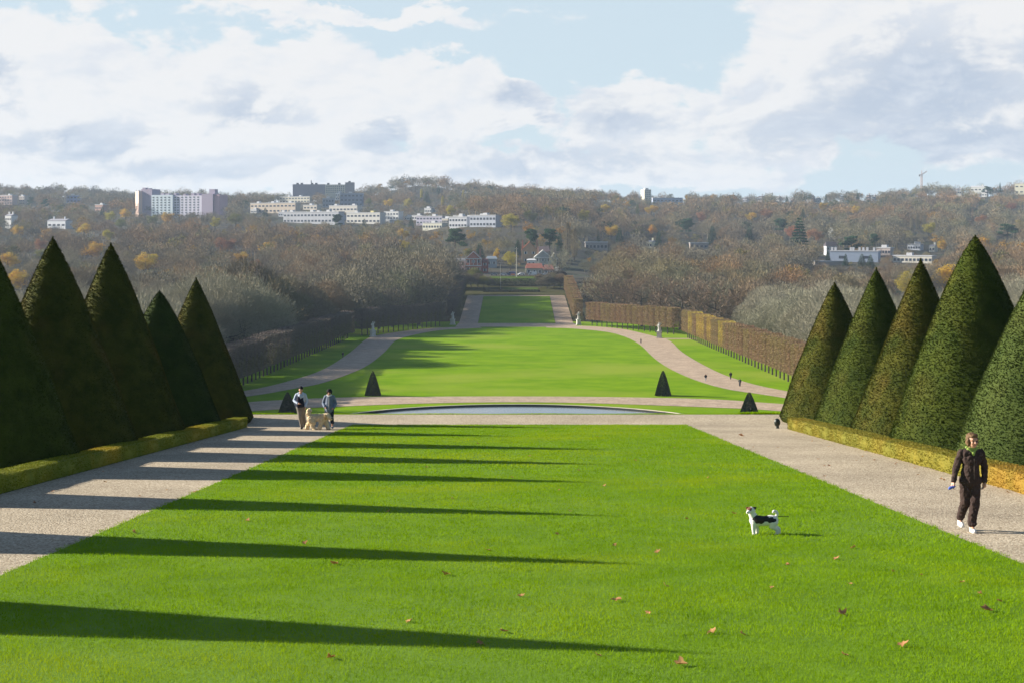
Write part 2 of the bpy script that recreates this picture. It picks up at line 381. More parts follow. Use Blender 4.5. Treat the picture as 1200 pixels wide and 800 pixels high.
# ------------------------------------------------------------------ haze
hz = boxo('haze', None, None, -3900, 3900, -140, 4700, -140, 130)
hm = bpy.data.materials.new('haze'); hm.use_nodes = True; hm.node_tree.nodes.clear()
ho = N('ShaderNodeOutputMaterial', hm.node_tree); hv = N('ShaderNodeVolumePrincipled', hm.node_tree)
hv.inputs['Color'].default_value = (0.62, 0.78, 1.0, 1); hv.inputs['Density'].default_value = 0.00008; hv.inputs['Anisotropy'].default_value = 0.1
hm.node_tree.links.new(hv.outputs[0], ho.inputs['Volume']); hz.data.materials.append(hm)
tag(hz, 'thin pale blue air over the whole valley', None, kind='stuff')

# ------------------------------------------------------------------ near lawn grass blades
def blades():
    T = []
    for d0, d1, dens, w, h in ((9, 16, 2600, .0055, .038), (16, 24, 1700, .008, .040), (24, 38, 800, .012, .042), (38, 65, 330, .02, .045)):
        n = int(dens * 14.05 * (d1 - d0)); y = rng.uniform(d0, min(d1, 64.75), n); wv = .035 * np.sin(y * 5.3) + .03 * np.sin(y * 13.1 + 1) + rng.normal(0, .025, n); x = rng.uniform(-6.93, 7.18, n) + wv * 1.0
        k = (np.abs(F * x / y + 5) < 640); x = x[k]; y = y[k]; n = len(x)
        P = np.stack([x, y, -(2.96 + 0.0806 * y) + 0.006], 1)
        lean = rng.normal(0, .55, (n, 2)); Dv = np.stack([lean[:, 0], lean[:, 1], np.ones(n)], 1)
        cl = 1 + .25 * np.sin(x * 3.1 + np.sin(y * 1.7) * 2) * np.sin(y * 2.3 + x)
        T.append(slivers(P, Dv, h * rng.uniform(.5, 1.25, n) * cl, w))
    return np.concatenate(T)
m_blade = mat('grass_blade', (0.265, 0.415, 0.002), (0.175, 0.315, 0.002), 0.9, rough=0.8, c3=(0.33, 0.43, 0.004), island=0.6, trans=0.36, spec=0.04, ramp=(.3, .7))
tag(link('grass', tri_mesh('grass', blades()), m_blade), 'short bright green grass of the near lawn', 'grass', kind='stuff')
# grass edge along the terrace crest
n = 26000; x = rng.uniform(-17.8, 17.8, n); y = rng.uniform(68.62, 69.25, n)
hh = np.where(np.abs(x) < 10, 0.045, 0.12) * (0.85 + .3 * np.sin(x * 1.3))
P = np.stack([x, y, -np.interp(y, PY, PH)], 1); Dv = np.stack([rng.normal(0, .5, n), rng.normal(0, .5, n), np.ones(n)], 1)
tag(link('grass_edge', tri_mesh('grass_edge', slivers(P, Dv, hh * rng.uniform(.5, 1.2, n), .03)), m_blade), 'longer green grass along the crest behind the gravel terrace', 'grass', kind='stuff')

# ------------------------------------------------------------------ yew cones
def cone_mesh(H, Rb, seed, power=1.08, tip=0.16):
    g = np.random.default_rng(seed)
    def prof(t):                                # t 0 base .. 1 tip
        return Rb * .92 * ((1 - t) ** (1 / power)) + 0.31 * np.sqrt(np.clip(1 - t, 0, 1))
    nu, nv = 96, 90; V = []
    lump = lambda a, t: 1 + .010 * np.sin(3 * a + seed + 4 * t) + .006 * np.sin(7 * a - 9 * t + seed * 2) + .006 * np.sin(17 * t + 3 * a)
    for j in range(nv + 1):
        t = j / nv
        a = 2 * np.pi * np.arange(nu) / nu; r = prof(t) * lump(a, t) - .05; r = np.maximum(r, .0)
        if t < .03: r = r * (.93 + 2.3 * t)
        V.append(np.stack([r * np.cos(a), r * np.sin(a), np.full(nu, t * H * .995)], 1))
    V = np.concatenate(V); i, j = np.meshgrid(np.arange(nv), np.arange(nu), indexing='ij'); a = (i * nu + j).ravel(); b = (i * nu + (j + 1) % nu).ravel()
    core = np.stack([a, b, b + nu, a, b + nu, a + nu], 1).reshape(-1, 3); coreT = V[core]
    n = int(3900 * Rb * H); t = 1 - np.sqrt(g.uniform(0, 1, int(n * 1.0))); t = np.concatenate([t, g.uniform(.9, 1, 500)]); n = len(t); a = g.uniform(0, 2 * np.pi, n)
    r = np.maximum(prof(t) * lump(a, t) - .06, 0); r = np.where(t < .03, r * (.93 + 2.3 * t), r)
    P = np.stack([r * np.cos(a), r * np.sin(a), t * H], 1)
    nrm = unit(np.stack([np.cos(a), np.sin(a), np.full(n, Rb / H)], 1))
    Dv = nrm + g.normal(0, .55, (n, 3)) + np.array([0, 0, .35])
    T = slivers(P, Dv, g.uniform(.03, .065, n), g.uniform(.02, .036, n), g)
    me = tri_mesh('crown', np.concatenate([coreT, T])); return me
def yewmat(name, c1, c2, c3): return mat(name, c1, c2, 1.6, rough=.8, c3=c3, island=.10, spec=.05, trans=0.0, ramp=(.38, .62), detail=5)
m_yew = yewmat('yew_green', (0.0368, 0.048, 0.0072), (0.0224, 0.0336, 0.0056), (0.0496, 0.0496, 0.0096))
m_yewb = yewmat('yew_bronze', (0.0448, 0.0464, 0.0072), (0.0256, 0.0336, 0.0056), (0.068, 0.0464, 0.0104))
m_yewg = yewmat('yew_blue_green', (0.040, 0.055, 0.013), (0.029, 0.043, 0.010), (0.048, 0.057, 0.014))
m_yewd = yewmat('yew_deep_green', (0.021, 0.034, 0.006), (0.015, 0.026, 0.005), (0.028, 0.036, 0.007))
m_bark = mat('bark', (0.07, 0.055, 0.04), (0.045, 0.036, 0.028), 3.0, rough=.95)
def yew(px, D, X, ytop, Rb, m, label, seed, pw=1.08, sub=False):
    base = gz(X, D) if not sub else sub
    H = (HY - ytop) / F * D - base if ytop is not None else 6.2
    o = empty('clipped_yew', (X, D, base), label, 'topiary tree', 'clipped yew cones')
    link('crown', cone_mesh(H, Rb if ytop is not None else 1.72, seed, pw if ytop is not None else 1.0), m, o)
    T = tube_tris([(0, 0, -.3), (0, 0, .8)], [.22, .18], 8); link('trunk', tri_mesh('trunk', T), m_bark, o)
    return o
XL, XR = -13.7, 13.7
dl = lambda px: XL / ((px - VX) / F)
dr = lambda px: XR / ((px - VX) / F)
yew(230, dl(230), XL, 326, 2.35, m_yewb, 'sharp tall clipped yew cone at the far end of the left row', 1)
yew(187, dl(187), XL, 341, 2.35, m_yewd, 'lowest blunt-tipped yew cone of the left row, between two sharper ones', 2, 1.22)
yew(130, dl(130), XL, 285, 2.5, m_yewb, 'tall yew cone in the middle of the left row with lit golden edge', 3, 1.1)
yew(62, dl(62), XL, 278, 2.5, m_yewb, 'second tall yew cone from the left edge of the photo', 4, 1.1)
yew(-20, dl(-20), XL, 268, 2.45, m_yew, 'dark yew cone cut off by the left edge of the photo', 5)
for k, D in enumerate((32.1, 25.6, 19.2)):
    yew(0, D, XL, None, 2.4, m_yew, 'clipped yew cone of the left row standing just outside the left edge of the photo', 6 + k)
yew(978, dr(978), XR, 331, 2.3, m_yewb, 'olive yew cone at the far end of the right row, smallest and blunt', 11, 1.15)
yew(1027, dr(1027), XR, 314, 2.4, m_yew, 'second yew cone of the right row, green with sharp tip', 12)
yew(1079, dr(1079), XR, 303, 2.4, m_yewb, 'bronze-brown yew cone in the middle of the right row', 13, 1.02)
yew(1143, dr(1143), XR, 276, 2.6, m_yew, 'tallest and broadest yew cone in the right row', 14, 1.22)
yew(1224, dr(1224), XR, 300, 2.4, m_yewg, 'grey-green yew cone cut off by the right edge behind the walking woman', 15)
def small_yew(px, ybase, D, H, Rb, label, seed):
    X = (px - VX) / F * D; o = empty('small_clipped_yew', (X, D, gz(X, D)), label, 'topiary tree', 'small yew cones on the plain')
    g = np.random.default_rng(seed); n = 9000; t = 1 - np.sqrt(g.uniform(0, 1, n)); a = g.uniform(0, 6.283, n); r = Rb * (1 - t) ** .8
    P = np.stack([r * np.cos(a), r * np.sin(a), t * H], 1)
    T = slivers(P, np.stack([np.cos(a), np.sin(a), np.full(n, .5)], 1) + g.normal(0, .5, (n, 3)), .2, .16, g)
    link('crown', tri_mesh('crown', T), m_yew, o); link('trunk', tri_mesh('trunk', tube_tris([(0, 0, 0), (0, 0, 1.2)], [.25, .2], 8)), m_bark, o)
small_yew(437, 463, 331, 5.25, 1.65, 'small dark yew cone left of the pond at the lawn edge', 21)
small_yew(777, 463, 331, 5.35, 1.65, 'small dark yew cone right of the pond at the lawn edge', 22)
small_yew(337, 485, 297, 4.3, 1.75, 'small yew cone behind the walking couple, foot hidden by the crest', 23)
small_yew(878, 485, 297, 4.3, 1.75, 'small yew cone beside the right row, foot hidden by the crest', 24)

# ------------------------------------------------------------------ box hedges
def hedge(x0, x1, y0, y1, h, m, label, seed):
    g = np.random.default_rng(seed); cx_ = (x0 + x1) / 2
    o = empty('box_hedge', (cx_, y0, gz(cx_, y0)), label, 'hedge'); z0 = gz(cx_, y0)
    w = (x1 - x0) / 2; L = y1 - y0; ny = int(L / .25)
    yy = np.linspace(0, L, ny + 1); V = []; sec = [(-w + .02, 0), (-w, h * .5), (-w + .03, h - .03), (0, h), (w - .03, h - .03), (w, h * .5), (w - .02, 0)]
    for y in yy:
        zz = gz(cx_, y0 + y) - z0
        for a_, b_ in sec: V.append((a_ * .96 + .02 * math.sin(y * 2.1 + a_ * 9), y, zz + b_ * .97 + .012 * math.sin(y * 3.7 + a_ * 5)))
    V = np.array(V); k = len(sec); T = []
    i, j = np.meshgrid(np.arange(ny), np.arange(k - 1), indexing='ij'); a = (i * k + j).ravel()
    core = V[np.stack([a, a + 1, a + k + 1, a, a + k + 1, a + k], 1).reshape(-1, 3)]
    caps = []
    for e in (0, ny * k):
        for q in range(1, k - 1): caps.append(V[[e, e + q, e + q + 1]])
    n = int(L * (2 * h + 2 * w) * 900)
    u = g.uniform(-h, 2 * w + h, n); y = g.uniform(0, L, n)
    ne = 900; ue = g.uniform(-w, w, ne)
    px_ = np.where(u < 0, -w, np.where(u > 2 * w, w, u - w)); pz = np.where(u < 0, h + u, np.where(u > 2 * w, h - (u - 2 * w), h))
    nr = np.stack([np.where(u < 0, -1, np.where(u > 2 * w, 1, 0)), np.zeros(n), np.where((u >= 0) & (u <= 2 * w), 1, .25)], 1)
    px_ = np.concatenate([px_, ue]); pz = np.concatenate([pz, g.uniform(0, h, ne)]); y = np.concatenate([y, np.where(g.random(ne) < .5, 0, L)]); nr = np.concatenate([nr, np.tile([0, 0, .3], (ne, 1))])
    gzv = -np.interp(y0 + y, PY, PH) - z0
    P = np.stack([px_ * .97, y, gzv + pz * .97], 1)
    T = slivers(P, nr + g.normal(0, .55, P.shape), g.uniform(.015, .04, len(P)), g.uniform(.014, .028, len(P)), g)
    link('foliage', tri_mesh('foliage', np.concatenate([core, np.array(caps), T])), m, o)
m_box_l = mat('box_olive', (0.19, 0.19, 0.012), (0.13, 0.15, 0.010), 1.1, c3=(0.29, 0.21, 0.014), island=.22, trans=.15, rough=.75)
m_box_r = mat('box_golden', (0.165, 0.135, 0.014), (0.125, 0.12, 0.013), 1.0, c3=(0.21, 0.125, 0.016), island=.2, trans=.15, rough=.75)
hedge(-11.5, -10.95, 14, 62.6, .42, m_box_l, 'low clipped olive box hedge in front of the left row of yew cones', 31)
hedge(10.75, 11.4, 14, 61.0, .47, m_box_r, 'low clipped golden-orange box hedge in front of the right row of yew cones', 32)
# small casing at the hedge end
X0 = (910.8 - VX) / F * 61.6; gl = empty('ground_light', (X0, 61.6, gz(X0, 61.6)), 'small dark green rounded casing standing on gravel at the far end of the right hedge', 'ground light')
m_dkg = mat('dark_green_paint', (0.012, 0.02, 0.014), rough=.4, spec=.5)
bm = bmesh.new(); bmesh.ops.create_uvsphere(bm, u_segments=20, v_segments=14, radius=1, matrix=Matrix.Translation((0, 0, .24)) @ Matrix.Diagonal((.125, .10, .17, 1))); bm_obj('housing', bm, m_dkg, gl, smooth=True)
bm = bmesh.new(); bmesh.ops.create_cone(bm, cap_ends=True, segments=16, radius1=.07, radius2=.055, depth=.12, matrix=Matrix.Translation((0.01, 0, .06))); bm_obj('foot', bm, m_dkg, gl)

# ------------------------------------------------------------------ trees
def bare_tree(seed, H=15, Rc=6.5, n0=8, n1=6, n2=6, nt_=8, tw=.055, twl=1.3, low=.22, upright=.55, hull=0.0):
    """returns (trunk tris, crown tris)"""
    g = np.random.default_rng(seed); trunk = []; crown = []
    top = np.array([g.normal(0, .4), g.normal(0, .4), H * .62])
    tp = [np.zeros(3), np.array([g.normal(0, .12), g.normal(0, .12), H * .2]), top * .75 + np.array([0, 0, 0]), top]
    tr = H * .021; trunk.append(tube_tris(tp, [tr * 1.4, tr, tr * .6, tr * .25], 7))
    P2 = []; D2 = []
    for i in range(n0):
        f = low + (.9 - low) * (i + g.random()) / n0; st = top * f if f > .35 else np.array([0, 0, H * .62 * f]); az = i * 2.399 + g.normal(0, .3)
        reach = Rc * (1.0 - .45 * max(0, f - .4)) * g.uniform(.75, 1.05); rise = H * (.93 - .62 * f) * g.uniform(.55, .95) * (.55 + .45 * f)
        d = np.array([math.cos(az), math.sin(az), 0]); end = st + d * reach * (1 - .25 * f) + np.array([0, 0, rise * upright * 1.15])
        mid = st + (end - st) * .45 + d * reach * .12 - np.array([0, 0, rise * .08])
        r0 = tr * .55 * (1.1 - .5 * f); pts = [st, mid, end]; trunk.append(tube_tris(pts, [r0, r0 * .6, r0 * .2], 5))
        for j in range(n1):
            s = .25 + .75 * (j + g.random()) / n1; b0 = (st * (1 - s) + mid * s if s < .5 else mid * (2 - 2 * s) + end * (2 * s - 1))
            if s < .5: b0 = st + (mid - st) * (s * 2)
            dv = unit(g.normal(0, .8, 3) + d * .8 + np.array([0, 0, .75])); L = Rc * g.uniform(.28, .5)
            b1 = b0 + dv * L; crown.append(tube_tris([b0, b1], [r0 * .3, r0 * .1], 3))
            for k in range(n2):
                q = b0 + (b1 - b0) * g.uniform(.25, 1); e = unit(g.normal(0, .75, 3) + dv * .8 + np.array([0, 0, .5])) * Rc * g.uniform(.14, .27)
                crown.append(slivers(q[None], e[None], np.linalg.norm(e), tw * 1.7, g)); P2.append(q); D2.append(e)
    P2 = np.array(P2); D2 = np.array(D2)
    ci = g.integers(0, len(P2), len(P2) * nt_); s = g.uniform(.3, 1.0, len(ci))[:, None]
    P = P2[ci] + D2[ci] * s; Dv = unit(D2[ci]) + g.normal(0, .6, P.shape) + np.array([0, 0, .45])
    ctr = np.array([0, 0, H * .55]); Dv += unit(P - ctr) * .4
    crown.append(slivers(P, Dv, twl * g.uniform(.4, 1.1, len(P)), tw, g))
    return np.concatenate(trunk), np.concatenate(crown)
def leafy(seed, P, R_, size, g, n, squash=.8):
    """leaf clumps round points P"""
    ci = g.integers(0, len(P), n); q = unit(g.normal(0, 1, (n, 3))) * (g.random((n, 1)) ** .45) * R_; q[:, 2] *= squash
    return slivers(P[ci] + q, g.normal(0, 1, (n, 3)), size * g.uniform(.6, 1.3, n), size * g.uniform(.6, 1.2, n), g)
def leaf_tree(seed, H=14, Rc=6, n=5200, size=.34):
    g = np.random.default_rng(seed); tr, cr = bare_tree(seed, H, Rc, 7, 4, 3, 2, .05)
    k = 26; P = unit(g.normal(0, 1, (k, 3))) * (g.random((k, 1)) ** .4) * np.array([Rc * .8, Rc * .8, H * .30]); P[:, 2] += H * .64
    return tr, np.concatenate([cr, leafy(seed, P, Rc * .33, size, g, n)])
def conifer(seed, H=18, Rc=4.5, n=6000):
    g = np.random.default_rng(seed); tr = tube_tris([(0, 0, 0), (0, 0, H * .97)], [H * .02, .04], 6); T = []
    t = 1 - np.sqrt(g.random(n)); t = .06 + .94 * t; lay = np.round(t * 15 + g.normal(0, .15, n)) / 15; a = g.uniform(0, 6.283, n)
    lob = 1 + .25 * np.sin(5 * a + lay * 40) + .12 * np.sin(9 * a + seed)
    r = Rc * (1 - lay) ** .85 * lob * g.random(n) ** .5 + .15
    P = np.stack([r * np.cos(a), r * np.sin(a), lay * H - r * .12 + g.normal(0, .15, n)], 1)
    return tr, slivers(P, np.stack([np.cos(a), np.sin(a), g.normal(-.1, .35, n)], 1), g.uniform(.5, 1.1, n), .4, g)
def cedar(seed, H=13, Rc=7):
    g = np.random.default_rng(seed); tr = tube_tris([(0, 0, 0), (.3, 0, H * .5), (.1, .2, H * .92)], [H * .03, H * .02, .1], 7); T = []; P = []
    for i in range(22):
        z = H * (.35 + .6 * g.random()); rr = Rc * (1.1 - z / H) * g.random() ** .5 * 1.1 + .5; a = g.uniform(0, 6.283); P.append((rr * math.cos(a), rr * math.sin(a), z))
    return tr, leafy(seed, np.array(P), Rc * .3, .5, g, 6500, .35)
def poplar(seed, H=20, Rc=1.8):
    g = np.random.default_rng(seed); tr = tube_tris([(0, 0, 0), (0, 0, H * .95)], [.3, .05], 6); n = 2400; z = H * (.1 + .9 * g.random(n)); a = g.uniform(0, 6.283, n)
    r = Rc * np.sin(np.pi * np.clip(z / H, .02, .98)) ** .6 * g.random(n) ** .5; P = np.stack([r * np.cos(a), r * np.sin(a), z], 1)
    return tr, slivers(P, np.stack([np.cos(a) * .3, np.sin(a) * .3, np.ones(n)], 1) + g.normal(0, .15, (n, 3)), 1.3, .09, g)
def poplar_gold(seed): tr, c = poplar(seed, 14, 2.6); g = np.random.default_rng(seed); n = 2500; z = 14 * (.12 + .86 * g.random(n)); a = g.uniform(0, 6.28, n); r = 2.5 * (1 - z / 15) ** .7 * g.random(n) ** .5; return tr, np.concatenate([c, slivers(np.stack([r * np.cos(a), r * np.sin(a), z], 1), g.normal(0, 1, (n, 3)), .5, .4, g)])
def dome_tree(seed, H=19, Rc=8.5, n=9000, tw=.06, twl=1.1, lobes=9, low=.30, limbs_=True, inner=.3):
    g = np.random.default_rng(seed)
    if limbs_: tr, br = bare_tree(seed, H * .92, Rc * .9, 8, 5, 3, 1, tw)
    else: tr, br = tube_tris([(0, 0, 0), (0, 0, H * .5)], [H * .022, H * .012], 4), np.zeros((0, 3, 3))
    C = [(0, 0, H * .70, Rc * .62)]
    for i in range(lobes):
        a = i * 2.399 + g.normal(0, .3); rr = Rc * g.uniform(.38, .66); z = H * (.80 - .34 * (rr / Rc) - g.uniform(0, .16)); C.append((rr * math.cos(a), rr * math.sin(a), z, Rc * g.uniform(.34, .50)))
    C = np.array(C); w = C[:, 3] ** 2; ci = g.choice(len(C), n, p=w / w.sum()); u = unit(g.normal(0, 1, (n, 3))); u[:, 2] = np.abs(u[:, 2]) * np.where(g.random(n) < .8, 1, -.8)
    rad = np.where(g.random(n) < inner, g.random(n) ** .5 * .8, g.uniform(.72, 1.0, n)); q = u * rad[:, None] * C[ci, 3:4]; q[:, 2] *= 1.0
    P = C[ci, :3] + q; P[:, 2] = np.maximum(P[:, 2], H * .12)
    Dv = u * .9 + np.array([0, 0, .55]) + g.normal(0, .42, (n, 3)); L = twl * g.uniform(.4, 1.2, n)
    return tr, np.concatenate([br, slivers(P, Dv, L, tw * g.uniform(.6, 1.3, n), g)])
PROTO = {}
def proto(kind, v, fn):
    tr, cr = fn; PROTO[(kind, v)] = (tri_mesh('trunk', tr), tri_mesh('crown', cr))
for v in range(5): proto('bare', v, dome_tree(100 + v, 19, 9.6, 22000, .105, 1.0, 7 + v % 3))
for v in range(3): proto('pale', v, dome_tree(120 + v, 16, 10.5, 24000, .07, .95, 9))
for v in range(2): proto('big', v, bare_tree(140 + v, 19, 9.5, 10, 7, 7, 10, .08, 1.5, .25, .5))
for v in range(3): proto('leaf', v, leaf_tree(160 + v))
for v in range(3): proto('conifer', v, conifer(180 + v))
for v in range(2): proto('cedar', v, cedar(190 + v))
for v in range(2): proto('poplar', v, poplar(195 + v))
proto('goldpop', 0, poplar_gold(198))
TW = ['L', (0.062, 0.058, 0.048), (0.145, 0.122, 0.078), (0.10, 0.095, 0.045), (0.15, 0.10, 0.058), (0.072, 0.064, 0.048)]
m_twig = mat('bare_twigs', (0.12, 0.098, 0.064), (0.095, 0.078, 0.052), .3, rough=.9, island=.2, objrand=.25, objcols=TW, trans=.0)
m_pale = mat('pale_twigs', (0.185, 0.172, 0.122), (0.145, 0.135, 0.098), .3, rough=.9, island=.18, objrand=.25, trans=.0)
m_limb = mat('limbs', (0.055, 0.045, 0.035), (0.08, 0.065, 0.05), 1.0, rough=.95)
m_orange = mat('orange_leaves', (0.38, 0.225, 0.016), (0.27, 0.145, 0.015), .5, c3=(0.24, 0.185, 0.025), island=.3, objrand=.12, trans=.3)
m_yellow = mat('yellow_leaves', (0.25, 0.20, 0.022), (0.18, 0.16, 0.022), .3, c3=(0.15, 0.14, 0.03), island=.3, objrand=.1, trans=.3)
m_olive = mat('olive_leaves', (0.11, 0.11, 0.025), (0.08, 0.085, 0.022), .3, c3=(0.14, 0.11, 0.03), island=.3, objrand=.1, trans=.25)
m_russet = mat('russet_leaves', (0.23, 0.105, 0.05), (0.16, 0.085, 0.045), .3, c3=(0.2, 0.12, 0.05), island=.3, objrand=.1, trans=.25)
m_needle = mat('needles', (0.022, 0.05, 0.022), (0.03, 0.062, 0.022), .3, island=.3, objrand=.15)
NAMES = {'bare': ('bare_tree', m_twig), 'pale': ('pale_bare_tree', m_pale), 'big': ('broad_bare_tree', m_twig), 'conifer': ('conifer_tree', m_needle), 'cedar': ('cedar_tree', m_needle), 'poplar': ('poplar_tree', m_twig), 'goldpop': ('poplar_tree', m_yellow)}
_mv = {}
def tree(kind, v, X, Y, s, rz, label, cat, group=None, m=None, sxy=1.0, base=None):
    name, dm = NAMES.get(kind, ('autumn_tree', m_orange)); m = m or dm; tm, cm = PROTO[(kind, v)]
    key = (kind, v, m.name)
    if key not in _mv:
        if len(cm.materials) == 0: cm.materials.append(m); _mv[key] = cm
        else: c2 = cm.copy(); c2.materials.clear(); c2.materials.append(m); _mv[key] = c2
    o = empty(name, (X, Y, (gz(X, Y) if base is None else base) - .2), label, cat, group, rz); o.scale = (s * sxy, s * sxy, s)
    link('trunk', tm, m_limb, o); link('crown', _mv[key], m, o); return o
# --- buildings list first: rows that woods must keep clear  (px0, px1, ytop, ybot visible)
BLD = []
def keep(px0, px1, ybot, D): BLD.append((px0, px1, ybot, D))
exec_buildings = []
# far buildings: (name, px0, px1, ytop, ybot, body colour, label, group, extras)
FAR = [
 ('terraced_block', 324, 366, 231, 238, (0.62, 0.58, 0.47), 'cream two-storey block below the dark apartment slab on the left hill', 2, 10),
 ('terraced_block', 288, 351, 238.5, 250, (0.60, 0.50, 0.40), 'long peach-coloured school block left of the terraced white buildings', 2, 12),
 ('terraced_block', 326, 402, 249, 262, (0.50, 0.51, 0.56), 'longest pale grey block in front of the hillside buildings', 2, 16),
 ('terraced_block', 383, 421, 241.5, 249, (0.62, 0.58, 0.53), 'white-roofed strip building under the blue-grey hillside block', 1, 8),
 ('cube_house', 392, 399, 226.5, 235, (0.80, 0.78, 0.74), 'small bright white cube house below the right end of the slab', 2, 2),
 ('hill_block', 398.5, 425, 227, 242, (0.27, 0.31, 0.42), 'blue-grey shaded block right of the white cube house', 3, 6),
 ('hill_block', 378, 391.5, 233, 243, (0.34, 0.37, 0.44), 'small grey-blue block left of the white cube house', 2, 4),
 ('terraced_block', 403, 448, 250, 262, (0.66, 0.64, 0.60), 'white terraced block with yellow roof boxes left of centre', 2, 9),
 ('terraced_block', 449, 468, 248.5, 258, (0.74, 0.73, 0.72), 'short white terraced block right of the one with yellow roof boxes', 2, 5),
 ('terraced_block', 486, 520, 254, 263, (0.46, 0.44, 0.55), 'violet-grey flat-roofed block behind the cream one', 2, 8),
 ('terraced_block', 494, 519, 262, 269, (0.72, 0.70, 0.58), 'cream low block in front of the violet-grey one', 1, 7),
 ('terraced_block', 525, 548, 255, 267, (0.60, 0.61, 0.66), 'pale block with a white roof cube right of the cream low block', 2, 6),
 ('terraced_block', 549, 582, 253, 266, (0.48, 0.51, 0.60), 'bluish flat-roofed block at the right end of the white buildings', 2, 8),
 ('low_shed', 765, 800, 232.5, 238, (0.42, 0.47, 0.60), 'bluish long low building right of the ridge tower', 1, 8),
 ('pink_block', -4, 17, 229.5, 240, (0.55, 0.40, 0.36), 'pink apartment block at the left edge below the ridge', 3, 5),
 ('pink_block', 20, 31, 230.5, 240, (0.60, 0.52, 0.46), 'cream apartment block next to the pink one at the left edge', 3, 3),
 ('blue_block', 78, 94, 229.5, 238, (0.22, 0.27, 0.52), 'small blue building on the wooded slope left of the apartment slab', 2, 4),
 ('pink_block', 108, 124, 240.5, 247, (0.48, 0.30, 0.25), 'low pinkish house on the slope left of the apartment slab', 1, 4),
 ('white_house', 3, 16, 253, 268, (0.72, 0.71, 0.70), 'white house with tall chimneys at the left edge above the wood', 2, 3),
 ('white_house', 52, 80, 259, 268, (0.66, 0.68, 0.74), 'low white house with two chimneys above the orange trees', 1, 4),
 ('warehouse', 973, 1028, 295, 307, (0.40, 0.47, 0.60), 'long pale blue warehouse with white roof vents in the valley', 1, 2),
 ('terraced_block', 1025, 1045, 291, 299, (0.55, 0.47, 0.44), 'pinkish low block right behind the pale blue warehouse', 1, 5),
 ('terraced_block', 1062, 1080, 287, 293, (0.56, 0.60, 0.68), 'small bluish two-storey block far behind the long white roof', 1, 5),
 ('terraced_block', 1048, 1090, 300.5, 308, (0.70, 0.66, 0.58), 'long white-roofed low building left of the bronze yew tip', 1, 10),
 ('white_house', 1088, 1096, 288.5, 295, (0.72, 0.70, 0.62), 'tiny white house beside the top of the tallest yew cone', 1, 2),
 ('low_shed', 955, 990, 307, 311, (0.48, 0.42, 0.38), 'low flat pinkish roof in front of the pale blue warehouse', 0, 0),
 ('cream_house', 757, 765, 283.5, 291, (0.72, 0.68, 0.50), 'small cream cube house between bare trees right of centre', 1, 2),
 ('low_shed', 686, 712, 284.5, 293, (0.42, 0.38, 0.36), 'long dull grey-brown building behind the white birches right of centre', 1, 6),
 ('low_shed', 809, 830, 285.5, 292, (0.45, 0.38, 0.33), 'low brownish house roofs left of the dark conifer', 1, 4),
 ('white_house', 1121, 1127, 222.5, 229, (0.76, 0.74, 0.68), 'small white house on the right ridge right of the crane', 1, 2),
 ('white_house', 1138, 1154, 219.5, 225, (0.76, 0.76, 0.72), 'long white-roofed house on the right ridge near a dark pine', 1, 4),
 ('cream_house', 1190, 1204, 215.5, 228, (0.72, 0.68, 0.52), 'cream house with two dark chimneys at the right edge of the ridge', 2, 3),
 ('white_house', 1150, 1157, 225.8, 231, (0.74, 0.73, 0.72), 'small white villa just below the right ridge', 1, 2),
]
rs = random.Random(5)
for k in range(12):                              # scattered little houses along the ridge
    p = 868 + k * 15.6 + rs.uniform(-7, 7); t = 230.2 + rs.uniform(0, 4) - (1.5 if p > 1000 else 0); c = rs.choice([(0.5, 0.5, 0.56), (0.62, 0.6, 0.58), (0.36, 0.42, 0.6), (0.46, 0.36, 0.33)])
    FAR.append(('ridge_house', p, p + rs.uniform(2.5, 7), t, t + 4.5, c, 'small pale house half hidden by trees on the long right ridge', 1, 2))
rt = random.Random(9)
for k in range(20):
    p = 292 + k * 14.8 + rt.uniform(-5, 5); yb_ = (262 if p > 400 else 258) - rt.choice([0, 4, 8, 12]) * (1 if p < 500 else .4); hh = rt.uniform(3.2, 5.5)
    FAR.append(('terraced_block', p, p + rt.uniform(9, 20), yb_ - hh, yb_, rt.choice([(0.62, 0.62, 0.62), (0.55, 0.56, 0.62), (0.62, 0.56, 0.48), (0.45, 0.47, 0.54)]), 'small pale flat-roofed block filling the hillside town left of centre', 1, 4))
m_win = mat('window_glass', (0.05, 0.06, 0.085), rough=.25, spec=.6)
m_roofw = mat('pale_roof', (0.50, 0.50, 0.52), rough=.8)
m_roofd = mat('dark_roof', (0.11, 0.10, 0.11), (0.14, 0.12, 0.12), .5)
cnt = 0
FARD = []
